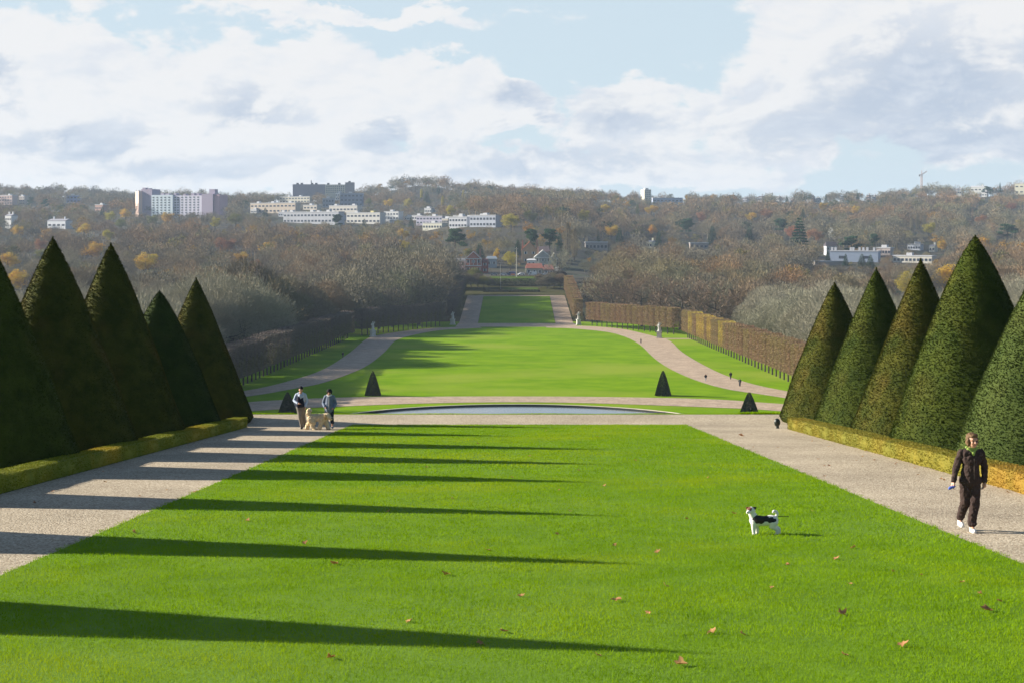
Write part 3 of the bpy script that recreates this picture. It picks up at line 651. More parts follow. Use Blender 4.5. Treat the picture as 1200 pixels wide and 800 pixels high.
for (nm, p0, p1, yt, yb, c, lab, rows, cols) in FAR:
    D, _ = solve((p0 + p1) / 2, yb, 950, 2560); FARD.append(D)
    if nm != 'ridge_house' or len(FARD) % 3: keep(p0, p1, yb, D)
    X0_, X1_ = (p0 - VX) / F * D, (p1 - VX) / F * D; zt = (HY - yt) / F * D; zb = (HY - yb) / F * D - 5
    dep = min(max((X1_ - X0_) * .5, 9), 22); w = X1_ - X0_; Hh = zt - zb
    o = empty(nm, ((X0_ + X1_) / 2, D, zb), lab, 'building', 'little houses on the right ridge' if nm == 'ridge_house' else ('small blocks of the hillside town' if 'hillside town' in lab else None))
    if nm in ('terraced_block', 'white_house', 'cream_house', 'cube_house', 'warehouse', 'ridge_house', 'pink_block'):
        th = R(-33 if nm != 'warehouse' else -24); w = w / (math.cos(th) + .06) if w > 18 else w * .85; dep = min(dep, 10); o.rotation_euler = (0, 0, th)
    cnt += 1; c = tuple(x * .8 for x in c); mb = mat('render_%d' % cnt, c, tuple(x * .9 for x in c), .08)
    boxo('wall', mb, o, -w / 2, w / 2, 0, dep, 0, Hh)
    gab = nm in ('white_house', 'ridge_house', 'cream_house', 'pink_block') and w < 45 and Hh < 22
    if gab and nm != 'pink_block':
        bm = bmesh.new(); hr = Hh + min(w, dep) * .22; e = .4
        vs = [bm.verts.new(p) for p in ((-w / 2 - e, -e, Hh), (w / 2 + e, -e, Hh), (w / 2 + e, dep + e, Hh), (-w / 2 - e, dep + e, Hh), (-w / 2, dep / 2, hr), (w / 2, dep / 2, hr))]
        for f in ((0, 1, 5, 4), (2, 3, 4, 5), (1, 2, 5), (3, 0, 4), (3, 2, 1, 0)): bm.faces.new([vs[i] for i in f])
        bm_obj('roof', bm, m_roofd if nm == 'ridge_house' and cnt % 2 else (m_roofw if 'roofed' in lab else mat('slate_roof', (0.28, 0.27, 0.30), rough=.7)), o)
        for q in ((-.3, .3) if 'chimneys' in lab else (.25,)): boxo('chimney', m_roofd if 'dark chim' in lab else mb, o, q * w - .7, q * w + .7, dep * .4, dep * .4 + 1.2, Hh, hr + 2.2)
    else:
        boxo('roof', m_roofw, o, -w / 2 - .3, w / 2 + .3, -.3, dep + .3, Hh, Hh + .7)
        nb = max(1, int(w / 22))
        for q in range(nb if nm != 'low_shed' else 0):
            xx = -w / 2 + w * (q + .5 + rs.uniform(-.2, .2)) / nb
            if nm == 'warehouse': continue
            boxo('roof_box', mat('yellow_roof_box', (0.6, 0.52, 0.25)) if 'yellow' in lab and q % 2 else m_roofw, o, xx - 2.2, xx + 2.2, 2, 6, Hh + .7, Hh + 2.6)
    if nm == 'warehouse':
        for q in (.03, .1, .42, .47, .6, .68, .76, .9): boxo('roof_vent', m_roofw, o, -w / 2 + w * q - .8, -w / 2 + w * q + .8, 3, 5, Hh + .7, Hh + 3.2)
    vis = zt - (HY - yb) / F * D
    for r_ in range(rows):
        zc = Hh - vis * (r_ + .55) / max(rows, 1); hh_ = min(1.0, vis / rows * .2)
        for q in range(cols):
            xc = -w / 2 + w * (q + .5) / cols; ww = min(w / cols * .3, 2.2)
            boxo('window', m_win, o, xc - ww, xc + ww, -.15, .1, zc - hh_, zc + hh_)

# apartment slab on the left
D = 1850.0; keep(150, 264, 251, D); sc_ = D / F
ap = empty('apartment_slab', ((208 - VX) * sc_, D, (HY - 256) * sc_ - 6), 'long ten-storey apartment slab with pink end towers on the left', 'apartment building')
ap.rotation_euler = (0, 0, R(-26))
ax0 = ap.location.x; az0 = ap.location.z
def apx(p): return ((p - VX) * sc_ - ax0) * 1.14 - 2
def apz(y): return (HY - y) * sc_ - az0
m_p1 = mat('pink_render_lit', (0.72, 0.52, 0.44)); m_p2 = mat('pink_render', (0.50, 0.33, 0.38)); m_p3 = mat('mauve_shaded_render', (0.36, 0.31, 0.40)); m_b1 = mat('pale_blue_render', (0.58, 0.66, 0.72)); m_l1 = mat('lilac_render', (0.64, 0.62, 0.72))  # light pink and mauve carry the towers' lit and shaded faces as colour
_t = boxo('wall', m_p1, ap, -7, 7, -7, 7, 0, apz(223.6)); _t.location = (apx(159.5), 7, 0); _t.rotation_euler = (0, 0, R(56))
for (a_, b_, yt, m_, dy) in ((161.5, 176, 221.5, m_p3, 1), (176, 203.5, 228.5, m_b1, 0), (203.5, 241, 229.5, m_l1, 2), (241, 255, 228, m_p3, -1), (255, 262, 229, m_p2, 1)):
    boxo('wall', m_, ap, apx(a_), apx(b_), dy, 16 + dy, 0, apz(yt))
for (a_, b_, y0_, y1_) in ((162, 166, 219.6, 221.5), (169, 171, 220.3, 221.5), (186, 190, 226.6, 228.5), (192, 197, 227, 228.5), (203, 206, 226.5, 229.5), (215, 218, 227.7, 229.5), (225, 229, 227, 229.5), (232, 235, 227, 229.5), (248, 255, 222.5, 228)):
    boxo('roof_box', m_p3, ap, apx(a_), apx(b_), 3, 9, apz(y1_), apz(y0_))
wc = 0
for q in range(12):
    for r_ in range(8):
        p = 178.5 + q * 5.1
        dd = 0 if p < 203.5 else 2
        if abs(p - 203.5) < 1.4: p += 1.6; dd = 2
        boxo('window', m_win, ap, apx(p - .95), apx(p + .95), dd - .2, dd + .1, apz(232.3 + r_ * 3.0), apz(230.9 + r_ * 3.0))
# slab on hill, shade of its left part put into the wall colour
D = 2520.0; keep(340, 416, 228, D); sc_ = D / F
o = empty('hilltop_slab', ((379 - VX) * sc_, D, (HY - 230) * sc_ - 5), 'apartment slab in shade-darkened brown-grey with cream right part on the left hilltop', 'apartment building'); ax0, az0 = o.location.x, o.location.z
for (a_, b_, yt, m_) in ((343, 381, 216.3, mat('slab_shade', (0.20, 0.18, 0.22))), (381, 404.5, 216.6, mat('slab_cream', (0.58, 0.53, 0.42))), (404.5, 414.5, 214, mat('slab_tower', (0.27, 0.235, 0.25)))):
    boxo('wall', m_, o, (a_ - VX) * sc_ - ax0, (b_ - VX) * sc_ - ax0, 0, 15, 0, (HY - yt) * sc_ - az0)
for a_ in (347, 352, 364, 369, 383, 396, 408):
    boxo('roof_box', m_roofd, o, (a_ - VX) * sc_ - ax0, (a_ + 2.5 - VX) * sc_ - ax0, 3, 8, (HY - 216.5) * sc_ - az0, (HY - (214.6 if a_ < 400 else 212.4)) * sc_ - az0)
boxo('chimney', m_roofd, o, (364 - VX) * sc_ - ax0, (364.8 - VX) * sc_ - ax0, 3, 5, (HY - 216) * sc_ - az0, (HY - 211.5) * sc_ - az0)
for q in range(9):
    for r_ in range(4): boxo('window', m_win, o, (382.5 + q * 2.45 - VX) * sc_ - ax0, (383.7 + q * 2.45 - VX) * sc_ - ax0, -.3, .1, (HY - 219.3 - r_ * 2.3) * sc_ - az0, (HY - 218.1 - r_ * 2.3) * sc_ - az0)
# ridge tower
D = 2540.0; keep(750, 764, 235, D); sc_ = D / F
o = empty('ridge_tower', ((757 - VX) * sc_, D, (HY - 240) * sc_), 'pale square apartment tower standing above the woods right of centre', 'tower block', rz=R(24))
hh_ = (HY - 222.5) * sc_ - o.location.z; boxo('wall', mat('tower_cream', (0.62, 0.58, 0.47)), o, -6.3, 6.3, -6.3, 6.3, 0, hh_); boxo('roof_box', m_roofw, o, -3, 3, -3, 3, hh_, hh_ + 2.4)
for r_ in range(6):
    for q in (-1, 0, 1): boxo('window', m_win, o, q * 3.6 - .8, q * 3.6 + .8, -6.5, -6.2, hh_ - 3 - r_ * 3.1, hh_ - 1.5 - r_ * 3.1)

# ------------------------------------------------------------------ near village houses
def gable_house(name, p0, p1, yeave, yapex, ybase, D, wallc, roofc, label, depth=11, front=True, chim=(), porch=None, rows=2, cols=3, wx=None):
    sc_ = D / F; w = (p1 - p0) * sc_; X = ((p0 + p1) / 2 - VX) * sc_; zb = min((HY - ybase) * sc_, gz(X, D)); zb = (HY - ybase) * sc_
    o = empty(name, (X, D, zb), label, 'house'); he = (HY - yeave) * sc_ - zb; ha = (HY - yapex) * sc_ - zb
    mw = mat('wall_' + label[:18], wallc, tuple(x * .85 for x in wallc), .4); mr_ = mat('roof_' + label[:18], roofc, tuple(x * .75 for x in roofc), .6)
    bm = bmesh.new()
    if front:
        vs = [bm.verts.new((x, y, z)) for y in (0, depth) for (x, z) in ((-w / 2, -4), (w / 2, -4), (w / 2, he), (0, ha - .25), (-w / 2, he))]
        for f in ((0, 1, 2, 3, 4), (9, 8, 7, 6, 5), (0, 4, 9, 5), (1, 6, 7, 2), (0, 5, 6, 1), (2, 7, 8, 3), (3, 8, 9, 4)): bm.faces.new([vs[i] for i in f])
    else: box(bm, -w / 2, w / 2, 0, depth, -4, he)
    bm_obj('wall', bm, mw, o); bm = bmesh.new(); e = .5
    if front:
        k = (ha - he) / (w / 2)
        for s in (-1, 1):
            pts = [(s * (w / 2 + e), -e, he - k * e), (0, -e, ha), (0, depth + e, ha), (s * (w / 2 + e), depth + e, he - k * e)]
            top_ = [bm.verts.new((x, y, z + .3)) for x, y, z in pts]; bot = [bm.verts.new(p) for p in pts]
            bm.faces.new(top_); bm.faces.new(bot[::-1])
            for i in range(4): bm.faces.new((top_[i], bot[i], bot[(i + 1) % 4], top_[(i + 1) % 4]))
    else:
        vs = [bm.verts.new(p) for p in ((-w / 2 - e, -e, he), (w / 2 + e, -e, he), (w / 2 + e, depth + e, he), (-w / 2 - e, depth + e, he), (-w / 2 + .5, depth / 2, ha), (w / 2 - .5, depth / 2, ha))]
        for f in ((0, 1, 5, 4), (2, 3, 4, 5), (1, 2, 5), (3, 0, 4), (3, 2, 1, 0)): bm.faces.new([vs[i] for i in f])
    rf = bm_obj('roof', bm, mr_, o)
    for (q, hgt) in chim: boxo('chimney', mat('chimney_brick', (0.35, 0.2, 0.15)), rf, q * w - .5, q * w + .5, depth * .3, depth * .3 + .9, he, ha + hgt)
    m_fr = mat('white_frame', (0.75, 0.74, 0.70))
    for r_ in range(rows):
        for q in range(cols):
            xc = -w / 2 + w * (q + .5) / cols; zc = he * (rows - r_ - .42) / rows; wn = boxo('window', m_win, o, xc - .55, xc + .55, -.12, .1, zc - .8, zc + .8)
            for s in (-1, 1): boxo('shutter', m_fr, wn, xc + s * .8 - .2, xc + s * .8 + .2, -.1, .05, zc - .85, zc + .85)
    if porch:
        for z in (he * .98, he * .52): boxo('balcony', m_fr, o, -w / 2 - .2, w / 2 + .2, -1.2, -.02, z - .25, z + .12)
        for q in np.linspace(-w / 2, w / 2, 5): boxo('porch_post', m_fr, o, q - .14, q + .14, -1.15, -.9, he * .52 + .12, he * .98 - .25)
        # bargeboards
        bm = bmesh.new()
        for s in (-1, 1):
            q = [(s * (w / 2 + .55), he - .4), (0, ha + .02), (0, ha - .5), (s * (w / 2 + .55), he - 1.0)]
            a4 = [bm.verts.new((x, -.75, z)) for x, z in q]; b4 = [bm.verts.new((x, -.6, z)) for x, z in q]
            bm.faces.new(a4); bm.faces.new(b4[::-1])
            for i in range(4): bm.faces.new((a4[i], b4[i], b4[(i + 1) % 4], a4[(i + 1) % 4]))
        bm_obj('bargeboard', bm, m_fr, o)
    keep(p0 - 2, p1 + 2, ybase - 3, D); return o
gable_house('brick_house', 545.5, 564, 303, 294.5, 320.5, 950, (0.46, 0.20, 0.15), (0.36, 0.18, 0.13), 'red brick house with white balcony and gable facing the park', porch=True, chim=((.42, 1.5),))
gable_house('brick_annex', 564.3, 572, 307, 303.5, 320.5, 956, (0.34, 0.11, 0.08), (0.28, 0.11, 0.08), 'plain red brick annex on the right of the balcony house', front=False, cols=1)
gable_house('white_house', 529, 545, 306.5, 303, 320, 962, (0.60, 0.61, 0.62), (0.30, 0.30, 0.32), 'low white house left of the red brick house', front=False)
gable_house('grey_house', 570, 582, 303.5, 300.5, 315, 1010, (0.30, 0.36, 0.40), (0.22, 0.26, 0.30), 'small blue-grey house behind the brick annex', front=False, cols=2, rows=1)
gable_house('beige_house', 611.5, 629.5, 293, 283.5, 310, 1040, (0.50, 0.33, 0.20), (0.42, 0.13, 0.06), 'tall beige house with steep orange tiled roof', chim=((-.45, 1.0), (.5, 1.5)), cols=2)
gable_house('slate_house', 630, 644, 295, 289, 312, 1060, (0.36, 0.30, 0.26), (0.16, 0.12, 0.12), 'dark-roofed house half behind the grey gabled one', front=False, cols=2)
gable_house('grey_gable_house', 626.5, 646, 301.5, 293.5, 318, 1000, (0.42, 0.42, 0.38), (0.62, 0.60, 0.55), 'grey timbered house with pale bargeboards below the orange roof', chim=((-.3, 2.5),), porch=True, cols=3)
gable_house('grey_side_house', 646.3, 652.5, 302.5, 297, 318, 1005, (0.45, 0.44, 0.40), (0.5, 0.48, 0.44), 'narrow pale gabled wing right of the grey timbered house', cols=1)
gable_house('flat_house', 618, 627.5, 305, 303.5, 315, 985, (0.74, 0.73, 0.70), (0.66, 0.66, 0.66), 'bright white low house left of the grey timbered house', front=False, cols=2, rows=1)
gable_house('red_roof_barn', 616.5, 636, 314.5, 309, 324, 950, (0.50, 0.45, 0.34), (0.34, 0.13, 0.09), 'long low barn with red tiled roof beside the road', front=False, cols=3, rows=1)
gable_house('red_roof_shed', 637, 649, 316, 310.5, 324, 948, (0.34, 0.25, 0.22), (0.30, 0.13, 0.10), 'dull red roofed shed right of the long barn', front=False, cols=2, rows=1)
gable_house('pale_roof_shed', 649.5, 657, 317.5, 313.5, 324, 945, (0.40, 0.40, 0.38), (0.66, 0.66, 0.62), 'small shed with pale sloping roof nearest the right-hand trees', front=False, cols=1, rows=1)
gable_house('dark_roof_house', 968.5, 981, 288.5, 283.5, 296, solve(975, 300, 950, 2500)[0] + 10, (0.50, 0.50, 0.54), (0.07, 0.06, 0.07), 'house with dark pitched roof at the left end of the blue warehouse', front=False, cols=3, rows=1)
# road and strip behind the park
m_asph = mat('asphalt', (0.06, 0.06, 0.065), (0.08, 0.08, 0.08), .5)
sheet('road', rect(-75, 75, 915, 932), m_asph, 0.05)
m_rough = mat('rough_grass', (0.085, 0.13, 0.02), (0.06, 0.085, 0.02), .4, rough=1, spec=0)
sheet('verge', rect(-16, 18, 884, 914), m_rough, 0.05)
sheet('verge', rect(-7, 12, 834, 848), m_rough, 0.05)
m_hedged = mat('dark_hedge', (0.035, 0.045, 0.018), (0.055, 0.05, 0.025), .4, island=.3)
def leafbox(name, x0, x1, y0, y1, h, m, label, cat, n, size=.4, group=None, z0=None, round_=False, part='foliage'):
    g = np.random.default_rng(int(abs(x0 * 13 + y0)) + 5); xc, yc = (x0 + x1) / 2, (y0 + y1) / 2; zb = gz(xc, yc) if z0 is None else z0
    o = empty(name, (xc, yc, zb), label, cat, group); P = g.uniform(-1, 1, (n, 3))
    if round_:
        P = unit(g.normal(0, 1, (n, 3))) * g.random((n, 1)) ** .4; P[:, 2] = P[:, 2] * .5 + .5
    else:
        k = g.integers(0, 3, n); s = np.where(g.random(n) < .5, -1, 1); kk = g.random(n) < .75
        for j in range(3): P[(k == j) & kk, j] = s[(k == j) & kk]
        P[:, 2] = P[:, 2] * .5 + .5
    P = P * np.array([(x1 - x0) / 2, (y1 - y0) / 2, h]); T = slivers(P, g.normal(0, 1, (n, 3)), size * g.uniform(.6, 1.4, n), size * .8, g)
    link(part, tri_mesh(part, T), m, o); return o
leafbox('clipped_hedge', -16, 29, 856, 860, 3.6, m_hedged, 'taller dark clipped hedge closing the view at the end of the alley', 'hedge', 9000, .5)
leafbox('clipped_hedge', -17.5, 12.5, 829, 831.5, 1.1, m_hedged, 'lower dark hedge strip in front of the taller one at the alley end', 'hedge', 4500, .4)
def pole(px, ytop, D, label, head=True):
    X = (px - VX) / F * D; z = gz(X, D); h = (HY - ytop) / F * D - z; o = empty('street_lamp' if head else 'utility_pole', (X, D, z), label, 'lamp post' if head else 'pole')
    mp = mat('pole_paint', (0.32, 0.32, 0.30), rough=.5) if head else mat('concrete_pole', (0.50, 0.46, 0.40)); link('pole', tri_mesh('pole', tube_tris([(0, 0, -.5), (0, 0, h)], [.13 if head else .32, .09 if head else .2], 8)), mp, o)
    if head: link('arm', tri_mesh('arm', tube_tris([(0, 0, h - .2), (-.6, 0, h + .1), (-1.4, 0, h + .15)], [.1, .08, .07], 6)), mp, o); boxo('lamp_head', m_roofd, o, -2.0, -1.1, -.25, .25, h, h + .25)
    else: boxo('crossarm', mp, o, -1, 1, -.1, .1, h - 1.1, h - .85); boxo('insulator', mp, o, -.9, -.7, -.1, .1, h - .85, h - .5)
pole(586.6, 308, 842, 'thin pale lamp post standing on the grass at the alley end')
pole(605.3, 290, 908, 'thick tapering concrete pole by the road among the houses', False)
# cars
def car_proto(name, L, Wd, Hh, van, paint, label, loc, rz, cat='car'):
    o = empty(name, loc, label, cat, 'vehicles parked along the road beyond the park', rz); prof_ = [(-L / 2, .35), (-L / 2, .8), (-L * .45, .95), (-L * .3, 1.0), (-L * .18, Hh), (L * .3, Hh), (L * .42, 1.0), (L / 2, .9), (L / 2, .35)] if not van else [(-L / 2, .4), (-L / 2, 1.1), (-L * .42, 1.3), (-L * .32, Hh), (L / 2, Hh), (L / 2, .4)]
    bm = bmesh.new(); n_ = len(prof_); a_ = [bm.verts.new((x, -Wd / 2, z)) for x, z in prof_]; b_ = [bm.verts.new((x, Wd / 2, z)) for x, z in prof_]; bm.faces.new(a_); bm.faces.new(b_[::-1])
    for i in range(n_): bm.faces.new((a_[i], b_[i], b_[(i + 1) % n_], a_[(i + 1) % n_]))
    bmesh.ops.bevel(bm, geom=bm.edges[:], offset=.06, segments=2, affect='EDGES'); bm_obj('body', bm, paint, o)
    x0_, x1_ = (-L * .17, L * .3) if not van else (-L * .34, -L * .12)
    for s in (-1, 1): boxo('side_window', m_win, o, x0_, x1_, s * Wd / 2 - .03, s * Wd / 2 + .03, 1.0 if not van else 1.2, Hh - .12 if not van else Hh - .35)
    for sx_ in (-.31, .31):
        for s in (-1, 1):
            bm = bmesh.new(); bmesh.ops.create_cone(bm, cap_ends=True, segments=16, radius1=.33, radius2=.33, depth=.2, matrix=Matrix.Translation((sx_ * L, s * (Wd / 2 - .05), .33)) @ Matrix.Rotation(R(90), 4, 'X')); bm_obj('wheel', bm, mat('tyre', (0.02, 0.02, 0.02)), o)
    return o
for k, (px, D, v, c, lab, rz) in enumerate([(599.5, 922, 1, (0.10, 0.13, 0.3), 'blue van with white roof line on the road left of the pole', 0), (590, 921, 0, (0.7, 0.7, 0.72), 'white car on the road between lamp post and blue van', 0), (611, 924, 0, (0.78, 0.78, 0.8), 'white car just right of the thick pole', .2), (624, 921, 1, (0.75, 0.77, 0.8), 'white van parked in front of the red roofed barn', 0),
        (632, 920, 0, (0.45, 0.5, 0.56), 'silver car parked right of the white van', 0), (639, 920, 0, (0.8, 0.8, 0.8), 'white car third from the right in the row by the sheds', 0), (646, 921, 0, (0.7, 0.72, 0.75), 'pale car second from the right in the row by the sheds', 0), (653, 920, 0, (0.82, 0.82, 0.83), 'white car at the right end of the row by the sheds', 0), (579, 922, 0, (0.30, 0.32, 0.36), 'grey car on the road left of the lamp post', 0)]):
    X = (px - VX) / F * D; car_proto('parked_van' if v else 'parked_car', 5.0 if v else 4.2, 1.9, 2.3 if v else 1.45, v, mat('paint_%d' % k, c, rough=.3, spec=.5), lab, (X, D, gz(X, D) + .05), rz, 'van' if v else 'car')
boxo_ = boxo
o = empty('road_barrier', ((601 - VX) / F * 916, 916, gz(0, 916)), 'small orange and white road barrier on the kerb below the blue van', 'barrier')
boxo('panel', mat('barrier_orange', (0.75, 0.25, 0.12)), o, -1.2, 1.2, -.05, .05, .5, 1.5)
for s in (-1, 1): boxo('leg', m_roofw, o, s * 1.0 - .06, s * 1.0 + .06, -.3, .3, 0, .5)

# crane and mast
def lattice(o, name, p0, p1, w, m, n=14):
    p0, p1 = np.array(p0, float), np.array(p1, float); d = unit(p1 - p0); a_ = unit(np.cross(d, [0, 1, .01])); b_ = np.cross(d, a_); T = []; cs = [a_ * w + b_ * w, a_ * w - b_ * w, -a_ * w - b_ * w, -a_ * w + b_ * w]
    for c in cs: T.append(tube_tris([p0 + c, p1 + c], [w * .2] * 2, 4))
    for i in range(n):
        for k in range(4): T.append(tube_tris([p0 + (p1 - p0) * i / n + cs[k], p0 + (p1 - p0) * (i + 1) / n + cs[(k + 1) % 4]], [w * .12] * 2, 3))
    link(name, tri_mesh(name, np.concatenate(T)), m, o)
D = 2560; sc_ = D / F; X = (1080 - VX) * sc_; z = gz(X, D); m_cr = mat('crane_steel', (0.45, 0.28, 0.22)); o = empty('tower_crane', (X, D, z), 'thin tower crane standing on the right skyline', 'crane')
hm_ = (HY - 205) * sc_ - z; lattice(o, 'mast', (0, 0, 0), (0, 0, hm_), 1.1, m_cr); lattice(o, 'jib', (0, 0, hm_), (6.2 * sc_, 0, hm_ + 4.0 * sc_), .7, m_cr); lattice(o, 'counter_jib', (0, 0, hm_), (-2.6 * sc_, 0, hm_ - .3), .8, m_cr, 5); lattice(o, 'apex', (0, 0, hm_), (.3, 0, hm_ + 5 * sc_), .45, m_cr, 6); boxo('counterweight', m_roofd, o, -3.0 * sc_, -2.0 * sc_, -1, 1, hm_ - 3, hm_)
D = 2540; sc_ = D / F; X = (702 - VX) * sc_; z = gz(X, D); o = empty('radio_mast', (X, D, z), 'thin dark radio mast on the skyline left of the pale tower', 'mast'); lattice(o, 'mast', (0, 0, 0), (0, 0, (HY - 222) * sc_ - z), .5, m_roofd)
D_w = solve(974, 291, 950, 2500)[0]; X = (974 - VX) / F * D_w; z = gz(X, D_w)

# ------------------------------------------------------------------ statues
def prims(L):
    bm = bmesh.new()
    for p in L:
        if p[0] == 'e': bmesh.ops.create_icosphere(bm, subdivisions=3, radius=1, matrix=Matrix.Translation(p[1]) @ (Matrix.Rotation(R(p[3]), 4, p[4]) if len(p) > 3 else Matrix()) @ Matrix.Diagonal((*p[2], 1)))
        else:
            a_, b_ = Vector(p[1]), Vector(p[2]); r0, r1 = p[3], p[4]; d = b_ - a_; rot = d.to_track_quat('Z', 'Y').to_matrix().to_4x4()
            bmesh.ops.create_cone(bm, cap_ends=True, segments=18, radius1=r0, radius2=r1, depth=max(d.length, 1e-3), matrix=Matrix.Translation((a_ + b_) / 2) @ rot)
            for c, r_ in ((a_, r0), (b_, r1)): bmesh.ops.create_icosphere(bm, subdivisions=2, radius=r_, matrix=Matrix.Translation(c))
    return bm
def remesh(name, L, vox, m, parent, smooth=3, disp=0.0, dscale=.05, loc=None):
    o = bm_obj(name, prims(L), m, parent, loc); md = o.modifiers.new('r', 'REMESH'); md.mode = 'VOXEL'; md.voxel_size = vox
    if smooth: ms = o.modifiers.new('s', 'SMOOTH'); ms.iterations = smooth; ms.factor = .5
    if disp:
        tx = bpy.data.textures.new('fur', 'CLOUDS'); tx.noise_scale = dscale; tx.noise_depth = 2; dm = o.modifiers.new('d', 'DISPLACE'); dm.texture = tx; dm.strength = disp; dm.mid_level = .45
    dg = bpy.context.evaluated_depsgraph_get(); me2 = bpy.data.meshes.new_from_object(o.evaluated_get(dg)); o.modifiers.clear(); old = o.data; o.data = me2; me2.name = name; bpy.data.meshes.remove(old); me2.shade_smooth()
    return o
m_stone = mat('pale_stone', (0.60, 0.58, 0.53), (0.45, 0.44, 0.40), 1.2); m_stoned = mat('aged_stone', (0.50, 0.47, 0.42), (0.38, 0.36, 0.33), 1.2)
fig = None
def statue(px, py, label, rz, mm):
    global fig
    Y = gp(px, py)[1]; X = (px - VX) / F * Y; o = empty('statue', (X, Y, gz(X, Y)), label, 'statue', 'marble statues round the great lawn', rz)
    bm = bmesh.new(); box(bm, -1.05, 1.05, -1.05, 1.05, -.2, .35); box(bm, -.82, .82, -.82, .82, .35, 2.2); box(bm, -.98, .98, -.98, .98, 2.2, 2.5); bm_obj('pedestal', bm, m_stone, o)
    if fig is None:
        f_ = remesh('figure', [('c', (0, 0, 2.5), (0, 0, 2.7), .62, .6), ('c', (-.18, 0, 2.7), (-.12, 0, 4.0), .34, .32), ('c', (.2, -.05, 2.7), (.12, 0, 4.0), .32, .32), ('c', (0, 0, 3.9), (.03, 0, 4.75), .36, .42), ('c', (-.35, 0, 4.95), (.38, 0, 4.95), .2, .2),
            ('c', (-.42, 0, 4.95), (-.72, -.1, 4.4), .17, .14), ('c', (-.72, -.1, 4.4), (-.45, -.45, 4.1), .13, .1), ('c', (.42, 0, 4.95), (.78, 0, 5.2), .16, .13), ('c', (.78, 0, 5.2), (.6, -.1, 5.62), .12, .1), ('c', (0, 0, 5.0), (0, 0, 5.3), .14, .12), ('e', (0, -.02, 5.5), (.2, .24, .28)), ('c', (.5, .15, 2.7), (.45, .1, 3.9), .16, .14), ('c', (-.4, .1, 4.3), (.4, .2, 3.6), .2, .18)], .07, mm, o, 2)
        fig = f_.data
    else: link('figure', fig, None, o)
statue(437, 394.5, 'white statue on a pedestal beside the left path, in shade', .5, m_stone)
statue(530.5, 380.5, 'white statue at the left corner of the far alley, in shade', -.3, m_stone)
statue(678, 380.8, 'white statue at the right corner of the far alley', .2, m_stone)
statue(772.5, 396, 'brightest white statue by the bend of the right path', -.2, m_stone)

# ------------------------------------------------------------------ pleached rows
def pleach(seed, L=4.35, Wd=4.4, z0=2.7, z1=10.0, n=3900):
    g = np.random.default_rng(seed); P = g.uniform(-1, 1, (n, 3)); k = g.integers(0, 3, n); s = np.where(g.random(n) < .5, -1, 1); kk = g.random(n) < .72
    for j in range(3): P[(k == j) & kk, j] = s[(k == j) & kk] * g.uniform(.93, 1.0, ((k == j) & kk).sum())
    keep_ = (P[:, 2] > -.98) | (g.random(n) < .4); P = P[keep_]
    P = P * np.array([Wd / 2, L / 2, (z1 - z0) / 2]) + np.array([0, 0, (z0 + z1) / 2]); n = len(P)
    edge = 1 - .35 * (g.random(n) ** 2) * (P[:, 2] < z0 + 1)
    T = slivers(P, g.normal(0, .7, (n, 3)) + np.array([0, 0, .3]), g.uniform(.25, .65, n), g.uniform(.12, .26, n), g)
    tr = [tube_tris([(0, 0, -.2), (0, 0, z0 + .3), (.1, .1, z1 * .85)], [.22, .17, .06], 7)]
    for i in range(7): a_ = g.uniform(0, 6.28); tr.append(tube_tris([(0, 0, z0 + .1 + i * .8), (math.cos(a_) * Wd * .3, math.sin(a_) * L * .3, z0 + 1.3 + i * .9)], [.08, .04], 4))
    return tri_mesh('trunk', np.concatenate(tr)), tri_mesh('crown', T)
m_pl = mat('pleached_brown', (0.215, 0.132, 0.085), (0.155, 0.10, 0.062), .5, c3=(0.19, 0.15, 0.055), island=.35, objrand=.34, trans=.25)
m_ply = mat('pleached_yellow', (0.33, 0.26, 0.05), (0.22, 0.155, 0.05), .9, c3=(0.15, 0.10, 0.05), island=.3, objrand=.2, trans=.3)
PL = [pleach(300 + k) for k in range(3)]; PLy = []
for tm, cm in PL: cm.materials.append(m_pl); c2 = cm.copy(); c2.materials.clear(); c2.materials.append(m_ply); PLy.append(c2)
m_pld = mat('pleached_shaded', (0.115, 0.092, 0.075), (0.085, 0.07, 0.058), .4, c3=(0.10, 0.09, 0.035), island=.35, objrand=.25, trans=.1)  # darker crown copy, shade on the left rows put into the colour
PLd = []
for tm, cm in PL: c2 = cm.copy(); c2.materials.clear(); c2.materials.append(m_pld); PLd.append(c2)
def prow(p0, p1, label, group, yellow=(), step=5.4):
    p0, p1 = np.array(p0, float), np.array(p1, float); L = np.linalg.norm(p1 - p0); n = int(round(L / step)); rz = math.atan2(-(p1 - p0)[0], (p1 - p0)[1])
    for i in range(n + 1):
        q = p0 + (p1 - p0) * i / n; v = random.randrange(3); yl = any(a_ <= i / n <= b_ for a_, b_ in yellow) and random.random() < .55
        o = empty('pleached_lime', (q[0], q[1], gz(*q)), label + (', nearest third', ', middle third', ', farthest third')[min(2, 3 * i // (n + 1))] if not yl else 'box-clipped tree with yellow leaves at the far end of the right-hand row', 'clipped tree', group if not yl else 'yellow-leaved clipped trees', rz)
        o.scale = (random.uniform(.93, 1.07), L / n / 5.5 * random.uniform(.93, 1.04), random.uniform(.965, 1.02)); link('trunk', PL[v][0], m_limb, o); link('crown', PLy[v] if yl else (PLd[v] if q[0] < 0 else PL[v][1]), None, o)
prow((65.3, 318), (63.2, 566), 'box-clipped russet tree in the row along the right edge of the great lawn', 'clipped trees along the right of the great lawn', ((.55, 1.0),))
prow((60.5, 590), (33, 668), 'box-clipped brown tree behind the statues on the right', 'clipped trees behind the right statues')
prow((27.6, 690), (27.6, 812), 'box-clipped reddish tree along the right of the far alley', 'clipped trees right of the far alley')
